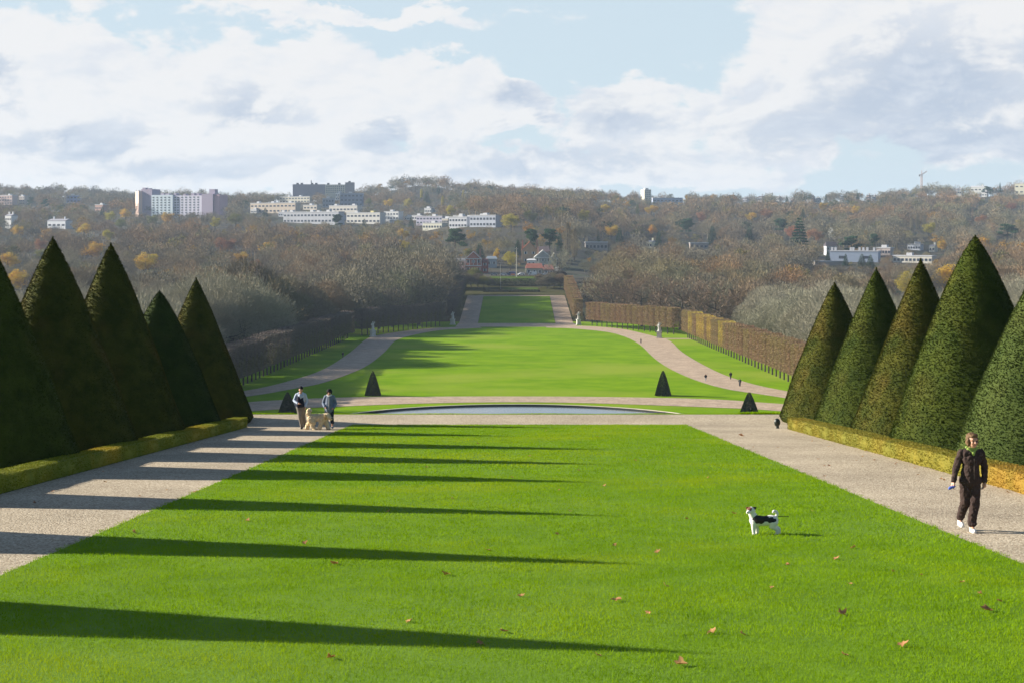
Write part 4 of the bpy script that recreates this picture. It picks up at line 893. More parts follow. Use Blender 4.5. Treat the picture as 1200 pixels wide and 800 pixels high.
prow((-63.5, 318), (-61.5, 560), 'box-clipped tree with shade-darkened crown in the row along the left edge of the great lawn', 'clipped trees along the left of the great lawn')
prow((-58.5, 582), (-33, 662), 'box-clipped tree with shade-darkened crown behind the statues on the left', 'clipped trees behind the left statues')
prow((-28.6, 690), (-28.6, 812), 'box-clipped tree with shade-darkened crown along the left of the far alley', 'clipped trees left of the far alley')

# ------------------------------------------------------------------ special trees
SPEC = []
def spec(kind, px, ytop, h, label, cat, m=None, w=1.0, lo=250, hi=2500, v=None, group=None, D=None):
    base_h = {'leaf': 14.5, 'conifer': 18, 'cedar': 13, 'poplar': 20, 'bare': 19, 'big': 19.5, 'pale': 16, 'goldpop': 14}[kind]
    if D is None:
        Y = np.linspace(hi, lo, 4000); X = (px - VX) / F * Y; row = HY + F * (ground_h(X, Y) - h) / Y; i = np.argmax(row >= ytop) if (row >= ytop).any() else len(Y) - 1
        D = float(Y[i])
    X = (px - VX) / F * D; SPEC.append((px, D, X, h * .42 * w, h))
    v = (int(px) % (3 if kind in ('leaf', 'conifer', 'pale') else 2)) if v is None else v
    if kind == 'goldpop': v = 0
    return tree(kind, v, X, D, h / base_h, random.uniform(0, 6.28), label, cat, group, m, w)
def _nop(): pass
O_, Y_, L_, RU = m_orange, m_yellow, m_olive, m_russet
for a_ in [(171, 293, 15, O_, 'large orange autumn tree just right of the third left yew tip', 1.2), (108, 281, 15, O_, 'wide orange-yellow tree between the second and third left yew tips', 1.4), (22, 312, 13, O_, 'orange tree low behind the first two left yews', 1.1), (10, 293, 13, O_, 'flat orange tree at the left edge above the first yew', 1.3),
          (49, 289, 12, L_, 'olive green tree left of the second yew tip', 1.3), (47, 278, 12, RU, 'russet tree above the second left yew tip', 1.0), (99, 260, 13, O_, 'orange tree under the low white house', 1.2), (128, 246, 14, Y_, 'yellow tree standing left of the apartment slab', 1.0), (147, 243, 14, O_, 'orange tree at the left foot of the apartment slab', 1.2),
          (127, 267, 12, Y_, 'small yellow tree below the larger yellow one on the left', .9), (142, 254, 13, L_, 'olive tree in front of the orange one by the slab', 1.1), (179, 250, 13, L_, 'yellow-olive tree in front of the apartment slab', 1.1), (197, 247, 14, O_, 'round orange tree in front of the middle of the apartment slab', 1.1),
          (252, 253, 13, Y_, 'yellow tree at the right end of the apartment slab', 1.0), (276, 248, 15, L_, 'broad olive-green tree right of the apartment slab', 1.3), (266, 276, 14, RU, 'wide rust-red tree in the wood below the apartment slab', 1.5), (284, 293, 11, O_, 'orange tree right of the rust-red one', 1.2), (300, 302, 11, RU, 'small rusty tree above the pale grey thicket', .9),
          (472, 266, 12, O_, 'vivid orange tree high in the central left wood', 1.0), (474, 281, 11, Y_, 'yellow-green tree below the vivid orange one', .9), (486, 293, 15, Y_, 'large golden tree near the left alley wood', 1.0), (410, 303, 8, O_, 'small orange tree inside the central left wood', .8),
          (478, 231, 15, Y_, 'yellow tree on the hill above the white terraces', 1.0), (455, 232, 13, O_, 'brownish orange tree on the hill left of the yellow one', 1.2), (432, 231, 12, L_, 'olive tree at the foot of the wooded hill', 1.0), (528, 239, 13, Y_, 'yellow tree on the hill above the bluish block', 1.0),
          (599, 248, 15, Y_, 'yellow-olive tree right of the white blocks', 1.2), (622, 244, 14, L_, 'olive tree on the central hillside', 1.0), (684, 244, 14, Y_, 'yellow-olive tree on the hillside left of the cypress', 1.0), (710, 238, 13, O_, 'orange-brown tree high on the central slope', 1.1), (763, 239, 14, O_, 'orange-brown tree under the pale tower', 1.3),
          (598, 292, 11, Y_, 'yellow tree between the brick house and the beige house', 1.0), (582, 289, 9, O_, 'narrow orange-red tree beside the blue-grey house', .6), (548, 289, 8, L_, 'green-yellow shrub tree behind the red brick house', 1.0), (716, 262, 13, O_, 'orange tree behind the right houses of the valley', 1.2),
          (822, 247, 14, RU, 'rusty tree on the slope above the dark cedar', 1.0), (898, 243, 14, RU, 'russet tree on the right slope', 1.3), (880, 247, 13, O_, 'orange tree on the right slope left of the russet one', 1.1), (928, 262, 15, RU, 'brown-red tree left of the tall dark conifer', 1.0), (955, 266, 14, RU, 'salmon-coloured tree right of the tall dark conifer', 1.3), (1002, 240, 13, O_, 'orange tree on the upper right slope', 1.1),
          (965, 236, 13, O_, 'yellowish orange tree below the ridge on the right', 1.0), (1088, 259, 14, Y_, 'bright yellow tree halfway up the right slope', 1.1), (1104, 280, 10, O_, 'small orange tree beside the tiny white house', 1.0), (1120, 305, 17, O_, 'broad orange-brown tree behind the tallest right yew', 1.4), (1065, 315, 14, Y_, 'golden yellow tree between two right yews', 1.1),
          (1150, 232, 12, L_, 'olive tree below the right ridge pine', 1.0), (1185, 236, 13, RU, 'reddish tree at the right edge below the ridge', 1.3), (1150, 250, 13, RU, 'brown tree on the right slope near the edge', 1.3), (765, 262, 12, O_, 'small orange tree in the valley left of the cedar', 1.0), (20, 262, 13, O_, 'orange-brown tree beside the white house at left edge', 1.0)]:
    px, yt, h, m_, lab, w = a_; spec('leaf', px, yt, h * 1.22, lab, 'autumn tree', m_, w)
for a_ in [('cedar', 533, 267, 15, 1.1, 'wide dark cedar left of the alley houses'), ('cedar', 622, 268, 14, .8, 'dark pine left of the pair above the beige house'), ('cedar', 644, 268, 14, 1.0, 'dark pine right of the pair above the beige house'), ('conifer', 562, 284, 11, 1.2, 'dark green conifer behind the red brick house'), ('conifer', 607, 280, 9, 1.0, 'thin dark conifer behind the thick pole'),
           ('conifer', 937, 253, 26, 1.0, 'tallest dark conifer of the valley on the right'), ('conifer', 835, 264, 14, 1.1, 'dark green fir left of the smaller one in the valley'), ('conifer', 878, 266, 13, 1.3, 'broad dark fir left of the tallest conifer'), ('cedar', 806, 256, 16, 1.0, 'bluish dark cedar on the slope below the low blue building'), ('conifer', 726, 266, 15, .9, 'narrow green fir right of the alley among bare trees'),
           ('conifer', 772, 270, 14, .9, 'green conifer beside the small cream cube house'), ('cedar', 914, 256, 14, 1.1, 'dark green pine left above the tallest conifer'), ('conifer', 970, 294, 8, 1.0, 'small dark conifer before the left end of the warehouse'), ('conifer', 1010, 297, 9, 1.3, 'dark fir before the middle of the warehouse'), ('conifer', 1020, 298, 8, 1.3, 'dark fir before the right end of the warehouse'), ('conifer', 991, 297, 7, 1.0, 'smallest dark fir before the warehouse'),
           ('cedar', 396, 251, 13, .9, 'black-green cedar before the long pale grey block'), ('conifer', 311, 243, 11, 1.1, 'dark fir before the peach school block'), ('conifer', 427, 256, 9, 1.2, 'small dark fir below the white terraced block'), ('conifer', 482, 253, 11, .9, 'dark fir left of the violet-grey block'), ('cedar', 37, 231, 13, 1.0, 'dark cedar right of the pink blocks at the left edge'), ('cedar', 53, 233, 12, .8, 'second dark cedar on the left slope'),
           ('conifer', 59, 251, 11, 1.2, 'dark fir behind the low white house'), ('conifer', 120, 241, 10, 1.0, 'dark fir beside the low pinkish house'), ('cedar', 1157, 216, 14, 1.1, 'dark blue-green pine on the right ridge'), ('conifer', 1172, 208, 18, .5, 'thin pointed tree on the skyline near the right edge'), ('conifer', 922, 223, 12, .8, 'dark fir on the long ridge, right of the blue house'), ('conifer', 968, 223, 12, .7, 'lone dark fir on the ridge left of the crane'),
           ('conifer', 1005, 222, 12, .8, 'dark fir on the ridge between lone fir and crane'), ('conifer', 943, 220, 13, .6, 'spire-like fir on the ridge above the tallest conifer'), ('conifer', 514, 217, 14, 1.0, 'dark fir on top of the wooded hill, right flank'), ('conifer', 500, 224, 16, 1.2, 'dark blue-green fir on the wooded hill'), ('cedar', 997, 276, 13, 1.2, 'dark cedar behind the warehouse'), ('cedar', 1024, 274, 12, .9, 'smaller dark cedar right behind the warehouse'),
           ('cedar', 1181, 262, 15, 1.4, 'large dark evergreen halfway up the right slope'), ('conifer', 941, 244, 14, .8, 'blue-grey fir behind the tallest conifer'), ('conifer', 656, 270, 12, .6, 'slim dark conifer right of the pair of pines'), ('conifer', 701, 268, 12, .5, 'slim dark cypress left of the narrow green fir')]:
    k_, px, yt, h, w, lab = a_; spec(k_, px, yt, h * 1.28, lab, 'conifer', None, w)
for a_ in [(747, 240, 17, m_olive, 'tall narrow green poplar below the pale tower'), (640, 243, 16, None, 'slim bare poplar on the central hillside'), (710, 228, 14, None, 'bare poplar on the slope right of the mast'), (1083, 252, 17, None, 'bare poplar left in the clump on the right slope'), (1075, 250, 18, None, 'bare poplar second in the clump on the right slope'), (1068, 255, 16, None, 'bare poplar third in the clump on the right slope'),
           (1140, 245, 15, None, 'bare poplar near the brown tree on the right slope'), (665, 262, 24, None, 'tall pale poplar right of the village houses'), (673, 268, 22, None, 'second tall pale poplar right of the village houses')]:
    px, yt, h, m_, lab = a_; spec('poplar', px, yt, h, lab, 'poplar', m_, 1.3)
for a_ in [(543, 223, 14, 'golden pointed poplar on the wooded hill, highest'), (519, 230, 14, 'golden pointed poplar left of the highest one'), (494, 222, 14, 'golden pointed poplar on the left flank of the hill')]: spec('goldpop', a_[0], a_[1], a_[2], a_[3], 'poplar', m_yellow)
for k, (px, D, sc) in enumerate([(528, 842, .42), (537, 848, .5), (545, 840, .46), (552, 850, .48), (560, 846, .42), (567, 842, .36), (573, 850, .33), (541, 870, .45), (556, 878, .4), (534, 885, .4), (634, 846, .33), (641, 842, .42), (649, 848, .45), (657, 843, .46), (645, 872, .36), (654, 880, .4), (632, 875, .25)]):
    X = (px - VX) / F * D
    tree('bare', k % 5, X, D, sc * random.uniform(.9, 1.1), k * 1.1, 'tangled dark scrub bush on the %s of the hedges that end the alley' % ('left' if px < 600 else 'right'), 'bush', 'scrub %s of the alley end' % ('left' if px < 600 else 'right'), m_olive if k in (3, 5, 8) else None, 1.25)
for k, (px, D, h, lab) in enumerate([(797, 628, 26, 'great spreading bare oak right of the alley with dark limbs'), (752, 660, 24, 'tall bare tree left of the great oak, over the clipped row'), (718, 700, 24, 'tall bare tree nearest the far alley on its right'), (840, 600, 24, 'tall bare tree right of the great oak')]):
    spec('big', px, 274, h, lab, 'bare tree', mat('oak_twigs', (0.15, 0.105, 0.07), (0.12, 0.085, 0.058), .3, island=.25), 1.1, v=k % 2, D=D)
spec('big', 655, 268, 20, 'tall pale plane tree right of the village houses', 'bare tree', m_pale, .8, v=1, D=900)
spec('pale', 974, 268, 12, 'white-barked bare tree above the dark-roofed house', 'bare tree', mat('white_twigs', (0.7, 0.68, 0.62)), .5)
spec('big', 487, 210.5, 20, 'large round bare tree crowning the wooded hill', 'bare tree', None, 1.2, v=1)
spec('big', 1092, 214.5, 13, 'round bare tree on the skyline right of the crane', 'bare tree', None, 1.2, v=0)
spec('big', 732, 224.5, 13, 'round bare tree on the skyline left of the pale tower', 'bare tree', None, 1.2, v=1)

# ------------------------------------------------------------------ woods
def blocked(px, D, X, h, r):
    top = HY + F * (float(ground_h(X, D)) - h) / D; pr = r / D * F
    for (a_, b_, yb, Db) in BLD:
        if a_ - pr < px < b_ + pr:
            if D < Db + 14 and top < yb - 2.2 and D > Db - 900: return True
    for (p2, D2, X2, r2, h2) in SPEC:
        if abs(X - X2) < (r + r2) * .55 and abs(D - D2) < (r + r2) * .55: return True
        if D < D2 and D2 - D < 520 and abs(px - p2) < r2 / D2 * F * .9 + pr * .75 and top < HY + F * (float(ground_h(X2, D2)) - h2 * .4) / D2: return True
    return False
pts = []
def jitter_grid(y0, y1, step, f):
    y = y0
    while y < y1:
        w = .42 * y + 45; x = -w
        while x < w:
            X = x + random.uniform(-.4, .4) * step; Y = y + random.uniform(-.4, .4) * step
            if f(X, Y): pts.append((X, Y))
            x += step
        y += step
def near_ok(X, Y):
    px = VX + F * X / Y
    if px < -40 or px > 1240: return False
    if Y < 345: return px < 200 or px > 1012
    if Y < 575: return abs(X) > ((76 if Y < 460 else 71) if X < 0 else 79)
    if Y < 690: return abs(X) > (70.5 if X < 0 else 74) - (Y - 575) * .31
    if Y < 825: return abs(X) > 38
    if Y < 985: return abs(X) > 45 and not (-45 < X < 31) or abs(X) > 48
    return True
jitter_grid(185, 820, 14.2, near_ok)
pts.sort(key=lambda p: p[1]); ind = []; rest = []
for X, Y in pts:
    px = VX + F * X / Y
    (ind if len(ind) < 292 else rest).append((X, Y, px))
def is_pale(px, Y): return (px < 375 and Y < 560) or (px > 880 and Y < 560)
def where(px, Y):
    z = 'near the terrace' if Y < 300 else ('beside the middle of the great lawn' if Y < 450 else ('towards the statues' if Y < 600 else 'near the far alley'))
    return z
for X, Y, px in ind:
    left = X < 0; pale = is_pale(px, Y) and random.random() < .9; side = 'left' if left else 'right'
    k = 'pale' if pale else ('big' if random.random() < .15 else 'bare'); sc = random.uniform(.78, 1.22)
    if Y < 270: sc *= .8
    if pale: lab = f'pale grey bare tree of the {side} thicket, {where(px, Y)}'; grp = lab.replace('tree', 'trees')
    elif k == 'big': lab = f'broad open-crowned bare tree of the {side} wood, {where(px, Y)}'; grp = lab.replace('tree', 'trees')
    else: lab = f'bare brown-grey winter tree of the {side} wood, {where(px, Y)}'; grp = lab.replace('tree', 'trees')
    if blocked(px, Y, X, 18 * sc, 8):
        sc *= .62
        if blocked(px, Y, X, 17 * sc, 6) and random.random() < .6: continue
    if abs(X) < 92 and Y > 330 and left: sc *= 1.28 if Y > 400 else 1.0
    if Y > 470 and left and abs(X) < 96 and pale: k, pale = 'bare', False
    tree(k, random.randrange({'pale': 3, 'big': 2, 'bare': 5}[k]), X, Y, sc, random.uniform(0, 6.28), lab, 'bare tree', grp, None, random.uniform(.95, 1.15))
# the rest of the woods as one mass per tone
LOD = {}
for v in range(4):
    LOD[('a', v)] = dome_tree(400 + v, 18, 10, 3600, .15, 1.2, 7)
    LOD[('b', v)] = dome_tree(420 + v, 17, 10.5, 1300, .27, 1.6, 6, limbs_=False)
    LOD[('c', v)] = dome_tree(440 + v, 16, 11, 620, .45, 2.0, 5, limbs_=False)
g = np.random.default_rng(11)
for v in range(4):
    P = unit(g.normal(0, 1, (14, 3))) * (g.random((14, 1)) ** .4) * np.array([6, 6, 4.5]) + np.array([0, 0, 11]); LOD[('l', v)] = (LOD[('c', v)][0], leafy(0, P, 2.3, .9, g, 420))
tints = {k: [] for k in ('grey', 'brown', 'olive', 'rust', 'dark')}
woods = {k: [] for k in ('grey', 'brown', 'olive', 'rust', 'dark')}
def put(kind, v, X, Y, s, wood):
    tr, cr = LOD[(kind, v)]; T = np.concatenate([tr, cr]); a_ = random.uniform(0, 6.28); c, s_ = math.cos(a_), math.sin(a_)
    Q = T.reshape(-1, 3) @ np.array([[c, s_, 0], [-s_, c, 0], [0, 0, 1]]) * s; Q = Q + np.array([X, Y, gz(X, Y) - .5]); woods[wood].append(Q.astype(np.float32)); tints[wood].append(np.full(len(Q), random.random(), np.float32))
for X, Y, px in rest: 
    s = random.uniform(.78, 1.2)
    if X < 0 and abs(X) < 75 and Y > 560: put('a', random.randrange(4), X, Y, random.uniform(1.4, 1.6) if Y > 680 else 1.3, 'grey'); continue
    if not blocked(px, Y, X, 18 * s, 7): put('a', random.randrange(4), X, Y, s, 'grey' if random.random() < .6 else 'brown')
y = 828.0; nfar = 0
while y < 2640:
    step = 15.5 if y < 1200 else (18 if y < 1900 else 21); w = .37 * y; x = -w
    while x < w:
        X = x + random.uniform(-.5, .5) * step; Y = y + random.uniform(-.5, .5) * step; x += step; px = VX + F * X / Y
        if px < -30 or px > 1230 or not near_ok(X, Y): continue
        if 528 < px < 662 and Y < 985: continue
        s = random.uniform(.62, 1.25) * (random.uniform(.7, 1.2) if Y > 2400 else 1)
        if Y < 1220 and 500 < px < 700: s *= random.uniform(.35, .7)
        if blocked(px, Y, X, 17 * s, 6.5):
            s *= .42
            if blocked(px, Y, X, 16.5 * s, 4): continue
        # the valley floor is open in places on the right and left where houses stand
        n_ = math.sin(X / 97 + 1.3) * math.sin(Y / 143 + X / 310) ; u = random.random()
        if px < 340 and Y < 1700 and u < .16: kd, wd = 'l', ('rust' if random.random() < .55 else 'olive')
        elif Y > 1350 and u < .07: kd, wd = 'l', 'dark'
        elif u < .05 + .09 * (n_ > .3) + .03: kd, wd = 'l', 'rust'
        elif u < .20 + .08 * (n_ < -.4): kd, wd = 'l', 'olive'
        else: kd, wd = ('a' if Y < 1000 else 'b' if Y < 1700 else 'c'), ('grey' if (n_ + random.uniform(-.6, .6)) > 0 else 'brown')
        put(kd, random.randrange(4), X, Y, s, wd); nfar += 1
    y += step
print('far trees', nfar, 'individual', len(ind))
m_w = {'grey': mat('wood_grey', (0.155, 0.138, 0.10), (0.12, 0.108, 0.08), .03, island=.15, trans=.03, c3=(0.16, 0.145, 0.075)), 'brown': mat('wood_brown', (0.165, 0.122, 0.078), (0.13, 0.10, 0.065), .03, island=.15, trans=.03, c3=(0.21, 0.135, 0.07)),
       'olive': mat('wood_olive', (0.125, 0.118, 0.045), (0.16, 0.14, 0.045), .02, island=.3, trans=.2), 'rust': mat('wood_rust', (0.22, 0.13, 0.03), (0.26, 0.17, 0.028), .02, island=.3, trans=.2), 'dark': mat('wood_evergreen', (0.03, 0.05, 0.028), (0.04, 0.065, 0.03), .02, island=.3)}
labs = {'grey': 'grey bare woodland covering the far slopes', 'brown': 'brown bare woodland covering the far slopes', 'olive': 'olive-leaved woodland patches on the far slopes', 'rust': 'rust-coloured woodland patches on the far slopes', 'dark': 'dark evergreen patches on the far slopes'}
def tint_nodes(m, hi, lo):
    t = m.node_tree; p = [n for n in t.nodes if n.type == 'BSDF_PRINCIPLED'][0]; src = p.inputs['Base Color'].links[0].from_socket
    at_ = N('ShaderNodeAttribute', t); at_.attribute_name = 'tint'; cr = N('ShaderNodeValToRGB', t); e = cr.color_ramp.elements
    while len(e) < 5: e.new(.5)
    for i, c in enumerate(((.45, .50, .56), (1.3, 1.25, 1.12), (.66, .66, .72), (1.2, 1.02, .82), (.85, .95, .82))): e[i].position = i / 4; e[i].color = (*c, 1)
    t.links.new(at_.outputs['Fac'], cr.inputs[0]); o = mixc(1.0, src, cr.outputs[0], t, 'MULTIPLY')
    for l in list(src.links):
        if l.to_node.type in ('BSDF_PRINCIPLED', 'BSDF_TRANSLUCENT'): t.links.new(o, l.to_socket)
for k, L in woods.items():
    me = tri_mesh('distant_woodland', np.concatenate(L)); at_ = me.attributes.new('tint', 'FLOAT', 'POINT'); at_.data.foreach_set('value', np.concatenate(tints[k])); tint_nodes(m_w[k], 1, 0)
    tag(link('distant_woodland', me, m_w[k]), labs[k], 'woodland', kind='stuff')

# ------------------------------------------------------------------ people
def skinm(): return mat('skin', (0.55, 0.30, 0.20), (0.50, 0.26, 0.17), 8, rough=.5, spec=.4)
def hand(side, w, d, curl=.5, s=1.0):
    """prims of a hand hanging from wrist w along direction d (unit), side -1/1: palm, four fingers, thumb"""
    w = np.array(w, float); d = unit(np.array(d, float)); f = np.array([0, -1.0, 0]); sd_ = np.cross(d, f); L = [('c', tuple(w), tuple(w + d * .085 * s), .026 * s, .036 * s)]
    L.append(('e', tuple(w + d * .055 * s), (.022 * s, .040 * s, .045 * s)))
    for i, ln in enumerate((.062, .072, .068, .052)):
        b = w + d * .09 * s + f * (.030 - .02 * i) * s; k1 = b + (d * .9 + np.array([-side, 0, 0]) * curl * .5) * ln * .5 * s; k2 = k1 + (d * .6 + np.array([-side, 0, 0]) * curl) * ln * .5 * s
        L += [('c', tuple(b), tuple(k1), .0105 * s, .0095 * s), ('c', tuple(k1), tuple(k2), .0095 * s, .008 * s)]
    t0 = w + d * .03 * s + f * .025 * s; t1 = t0 + (d * .7 + f * .8) * .035 * s; t2 = t1 + (d * .9 + f * .2) * .028 * s
    return L + [('c', tuple(t0), tuple(t1), .014 * s, .012 * s), ('c', tuple(t1), tuple(t2), .011 * s, .009 * s)]
def head(hx, hy, hz, yaw=0.0, s=1.0):
    """prims of a head centred hx,hy,hz facing -y turned by yaw"""
    c, n_ = math.cos(yaw), math.sin(yaw)
    def q(x, y, z): return (hx + (x * c - y * n_) * s, hy + (x * n_ + y * c) * s, hz + z * s)
    return [('e', q(0, .012, .03), (.076 * s, .095 * s, .09 * s)), ('e', q(0, -.02, -.045), (.058 * s, .066 * s, .068 * s)), ('e', q(0, -.062, -.085), (.024 * s, .02 * s, .018 * s)),
            ('c', q(0, -.083, .015), q(0, -.105, -.022), .010 * s, .015 * s), ('e', q(0, -.078, -.055), (.024 * s, .012 * s, .008 * s)), ('e', q(-.036, -.066, -.025), (.02 * s, .02 * s, .022 * s)), ('e', q(.036, -.066, -.025), (.02 * s, .02 * s, .022 * s)), ('c', q(-.045, -.078, .035), q(.045, -.078, .035), .010 * s, .010 * s),
            ('e', q(-.078, .01, -.005), (.012 * s, .02 * s, .032 * s)), ('e', q(.078, .01, -.005), (.012 * s, .02 * s, .032 * s))]
def face_bits(o, hx, hy, hz, yaw, s=1.0):
    c, n_ = math.cos(yaw), math.sin(yaw)
    def q(x, y, z): return (hx + (x * c - y * n_) * s, hy + (x * n_ + y * c) * s, hz + z * s)
    for sg in (-1, 1):
        remesh('eye', [('e', q(sg * .031, -.080, .008), (.014 * s, .008 * s, .008 * s))], .004, mat('eye_dark', (0.06, 0.035, 0.025), rough=.3), o, 0)
    remesh('mouth', [('c', q(-.02, -.088, -.056), q(.02, -.088, -.056), .005 * s, .005 * s)], .004, mat('lips', (0.42, 0.13, 0.11), rough=.5), o, 0)
def limbs(L, r): return [('c', L[i], L[i + 1], r[i], r[i + 1]) for i in range(len(L) - 1)]

# walking woman in brown
D = 5328 / 207.0; X = (1137 - VX) / F * D
wo = empty('person', (X, D, -(2.96 + .0806 * D)), 'woman with short curly hair in dark brown tracksuit walking on the right gravel path', 'person')
HX, HYy, HZ = .03, -.03, 1.515
body = limbs([(0, 0, .92), (.01, .0, 1.1), (.015, 0, 1.25)], [.10, .09, .08]) + limbs([(0.015, 0, 1.25), (.03, -.01, 1.44)], [.06, .050]) + head(HX, HYy, HZ, .2, 1.0)
armL = [(-.145, 0, 1.315), (-.235, .02, 1.06), (-.295, -.06, .86)]; armR = [(.175, 0, 1.315), (.25, .03, 1.07), (.225, -.04, .86)]
legF = [(.075, -.0, .90), (.05, -.09, .50), (-.01, -.12, .10)]; legB = [(-.075, 0, .90), (-.085, .0, .50), (-.10, .26, .16)]
body += limbs(armL, [.05, .038, .026]) + limbs(armR, [.05, .038, .026]) + hand(-1, armL[2], (-.2, -.15, -1), .5) + hand(1, armR[2], (-.05, -.1, -1), .9) + limbs(legF, [.08, .055, .04]) + limbs(legB, [.08, .055, .04]) + limbs([legF[2], (-.01, -.22, .06)], [.035, .03]) + limbs([legB[2], (-.09, .17, .07)], [.035, .03])
remesh('body', body, .008, skinm(), wo, 2); face_bits(wo, HX, HYy, HZ, .2)
m_brown = mat('brown_fleece', (0.040, 0.026, 0.024), (0.055, 0.035, 0.03), 7, rough=.95, bump=.5, bscale=14, bdist=.02)
remesh('jacket', limbs([(0, 0, .84), (0, -.005, .98), (.01, -.01, 1.12), (.015, -.005, 1.25)], [.15, .15, .135, .12]) + [('e', (-.06, 0, .86), (.125, .12, .09)), ('e', (.07, 0, .86), (.125, .12, .09)), ('e', (.015, -.065, 1.20), (.155, .095, .12)), ('c', (-.075, -.03, 1.30), (.105, -.03, 1.30), .085, .085), ('c', (-.13, 0, 1.30), (.16, 0, 1.30), .062, .062), ('c', (-.05, .01, 1.35), (.08, .01, 1.35), .058, .058), ('e', (.015, .02, 1.2), (.165, .1, .13))]
       + limbs(armL, [.066, .056, .042]) + limbs(armR, [.066, .056, .042]), .009, m_brown, wo, 1, .034, .055)
remesh('trousers', [('e', (0, 0, .86), (.17, .125, .12))] + limbs([(.075, 0, .86), (.05, -.09, .50), (-.01, -.115, .15)], [.108, .08, .068]) + limbs([(-.075, 0, .86), (-.08, .0, .50), (-.095, .24, .2)], [.108, .08, .064]) + [('e', (0, -.115, .15), (.078, .08, .045))], .009, m_brown, wo, 1, .036, .06)
m_green = mat('lime_shirt', (0.24, 0.33, 0.07), rough=.8)
remesh('zip', [('c', (.02, -.155, .90), (.018, -.165, 1.24), .006, .006)], .005, mat('zip_dark', (0.12, 0.09, 0.08), rough=.4), wo, 0)
remesh('collar', [('c', (-.045, -.045, 1.385), (.075, -.045, 1.385), .032, .032), ('c', (-.045, -.05, 1.385), (.02, -.105, 1.31), .028, .024), ('c', (.08, -.05, 1.385), (.02, -.105, 1.31), .028, .024), ('c', (.02, -.11, 1.32), (.02, -.112, 1.26), .03, .012), ('c', (-.05, .03, 1.40), (.09, .03, 1.40), .03, .03)], .008, m_green, wo, 2)
m_hair = mat('brown_hair', (0.17, 0.10, 0.05), (0.11, 0.065, 0.032), 30, rough=.7, bump=.6, bscale=60, bdist=.01)
c_, n_ = math.cos(.2), math.sin(.2)
def hq(x, y, z): return (HX + x * c_ - y * n_, HYy + x * n_ + y * c_, HZ + z)
remesh('hair', [('e', hq(0, .035, .055), (.094, .095, .088)), ('e', hq(-.07, .02, .0), (.038, .06, .08)), ('e', hq(.07, .02, .0), (.038, .06, .08)), ('e', hq(0, -.045, .095), (.07, .045, .035)), ('e', hq(0, .075, -.02), (.08, .05, .075))], .008, m_hair, wo, 1, .03, .03)
m_shoe = mat('white_shoe', (0.78, 0.76, 0.74), rough=.6)
for (a_, nm) in (((-.005, -.17, .05), 0), ((-.10, .20, .085), 1)):
    remesh('shoe', [('e', a_, (.044, .125, .042)), ('e', (a_[0], a_[1] + .06, a_[2] + .025), (.042, .055, .045)), ('c', (a_[0], a_[1] - .08, a_[2] - .015), (a_[0], a_[1] + .09, a_[2] - .015), .038, .036)], .008, m_shoe, wo, 1)
lg = remesh('gadget', [('c', (-.38, -.11, .735), (-.295, -.10, .775), .022, .022), ('e', (-.34, -.105, .755), (.05, .03, .022))], .006, mat('blue_plastic', (0.08, 0.14, 0.5), rough=.4), None, 1)
lg.name = 'lead_handle'; lg.location = wo.location; tag(lg, 'small blue lead handle held in the walking woman\'s hand', 'lead handle')

# couple
def man(px, py, label):
    D = 5328 / (py - 415.0); X = (px - VX) / F * D; return empty('person', (X, D, -(2.96 + .0806 * D)), label, 'person', None, 0, .97)
mn = man(352.5, 502, 'man in dark flat cap and dark vest over pale shirt walking behind the golden dog')
hz_ = 1.60; aL = [(-.17, 0, 1.40), (-.27, .0, 1.16), (-.10, -.2, 1.07)]; aR = [(.17, 0, 1.40), (.25, .03, 1.14), (.20, -.08, .94)]; lF = [(-.06, 0, .92), (-.01, -.1, .5), (.06, -.1, .09)]; lB = [(.08, 0, .92), (.10, .06, .52), (.12, .25, .2)]
body = limbs([(0, 0, .95), (0, 0, 1.2), (0, 0, 1.4)], [.13, .13, .13]) + limbs([(0, 0, 1.38), (.01, -.02, 1.52)], [.07, .055]) + head(.01, -.05, hz_, .35) + limbs(aL, [.055, .042, .03]) + limbs(aR, [.055, .042, .03]) + hand(-1, aL[2], (1, -.4, -.1), .3) + hand(1, aR[2], (-.1, -.3, -1), .5) + limbs(lF, [.085, .06, .045]) + limbs(lB, [.085, .06, .045])
remesh('body', body, .011, skinm(), mn, 2); face_bits(mn, .01, -.05, hz_, .35)
m_pshirt = mat('pale_blue_shirt', (0.46, 0.52, 0.62), (0.38, 0.44, 0.55), 5, rough=.85); m_navy = mat('navy_vest', (0.012, 0.014, 0.03), rough=.8)
remesh('shirt', limbs([(0, 0, .98), (0, 0, 1.2), (0, 0, 1.38)], [.15, .15, .13]) + [('c', (-.15, 0, 1.40), (.15, 0, 1.40), .07, .07), ('c', (-.07, -.01, 1.43), (.07, -.01, 1.43), .085, .085), ('e', (0, -.05, 1.36), (.12, .11, .1))] + limbs(aL, [.068, .06, .046]) + limbs(aR, [.068, .06, .046]), .014, m_pshirt, mn, 2, .015, .1)
remesh('vest', [('c', (-.05, -.045, .98), (-.055, -.055, 1.30), .135, .10), ('c', (.03, -.045, .98), (.03, -.05, 1.28), .13, .09), ('c', (-.06, -.03, 1.3), (-.07, 0, 1.44), .085, .05), ('c', (.06, -.03, 1.3), (.08, 0, 1.44), .07, .05), ('c', (0, .05, 1.0), (0, .05, 1.35), .14, .12)], .014, m_navy, mn, 2)
m_beige = mat('beige_trousers', (0.21, 0.185, 0.155), (0.16, 0.14, 0.12), 6, rough=.9)
remesh('trousers', [('e', (0, 0, .92), (.16, .13, .12))] + limbs([(-.07, 0, .9), (-.01, -.1, .5), (.06, -.1, .11)], [.115, .09, .07]) + limbs([(.08, 0, .9), (.10, .06, .52), (.12, .24, .22)], [.115, .09, .07]), .014, m_beige, mn, 2, .015, .1)
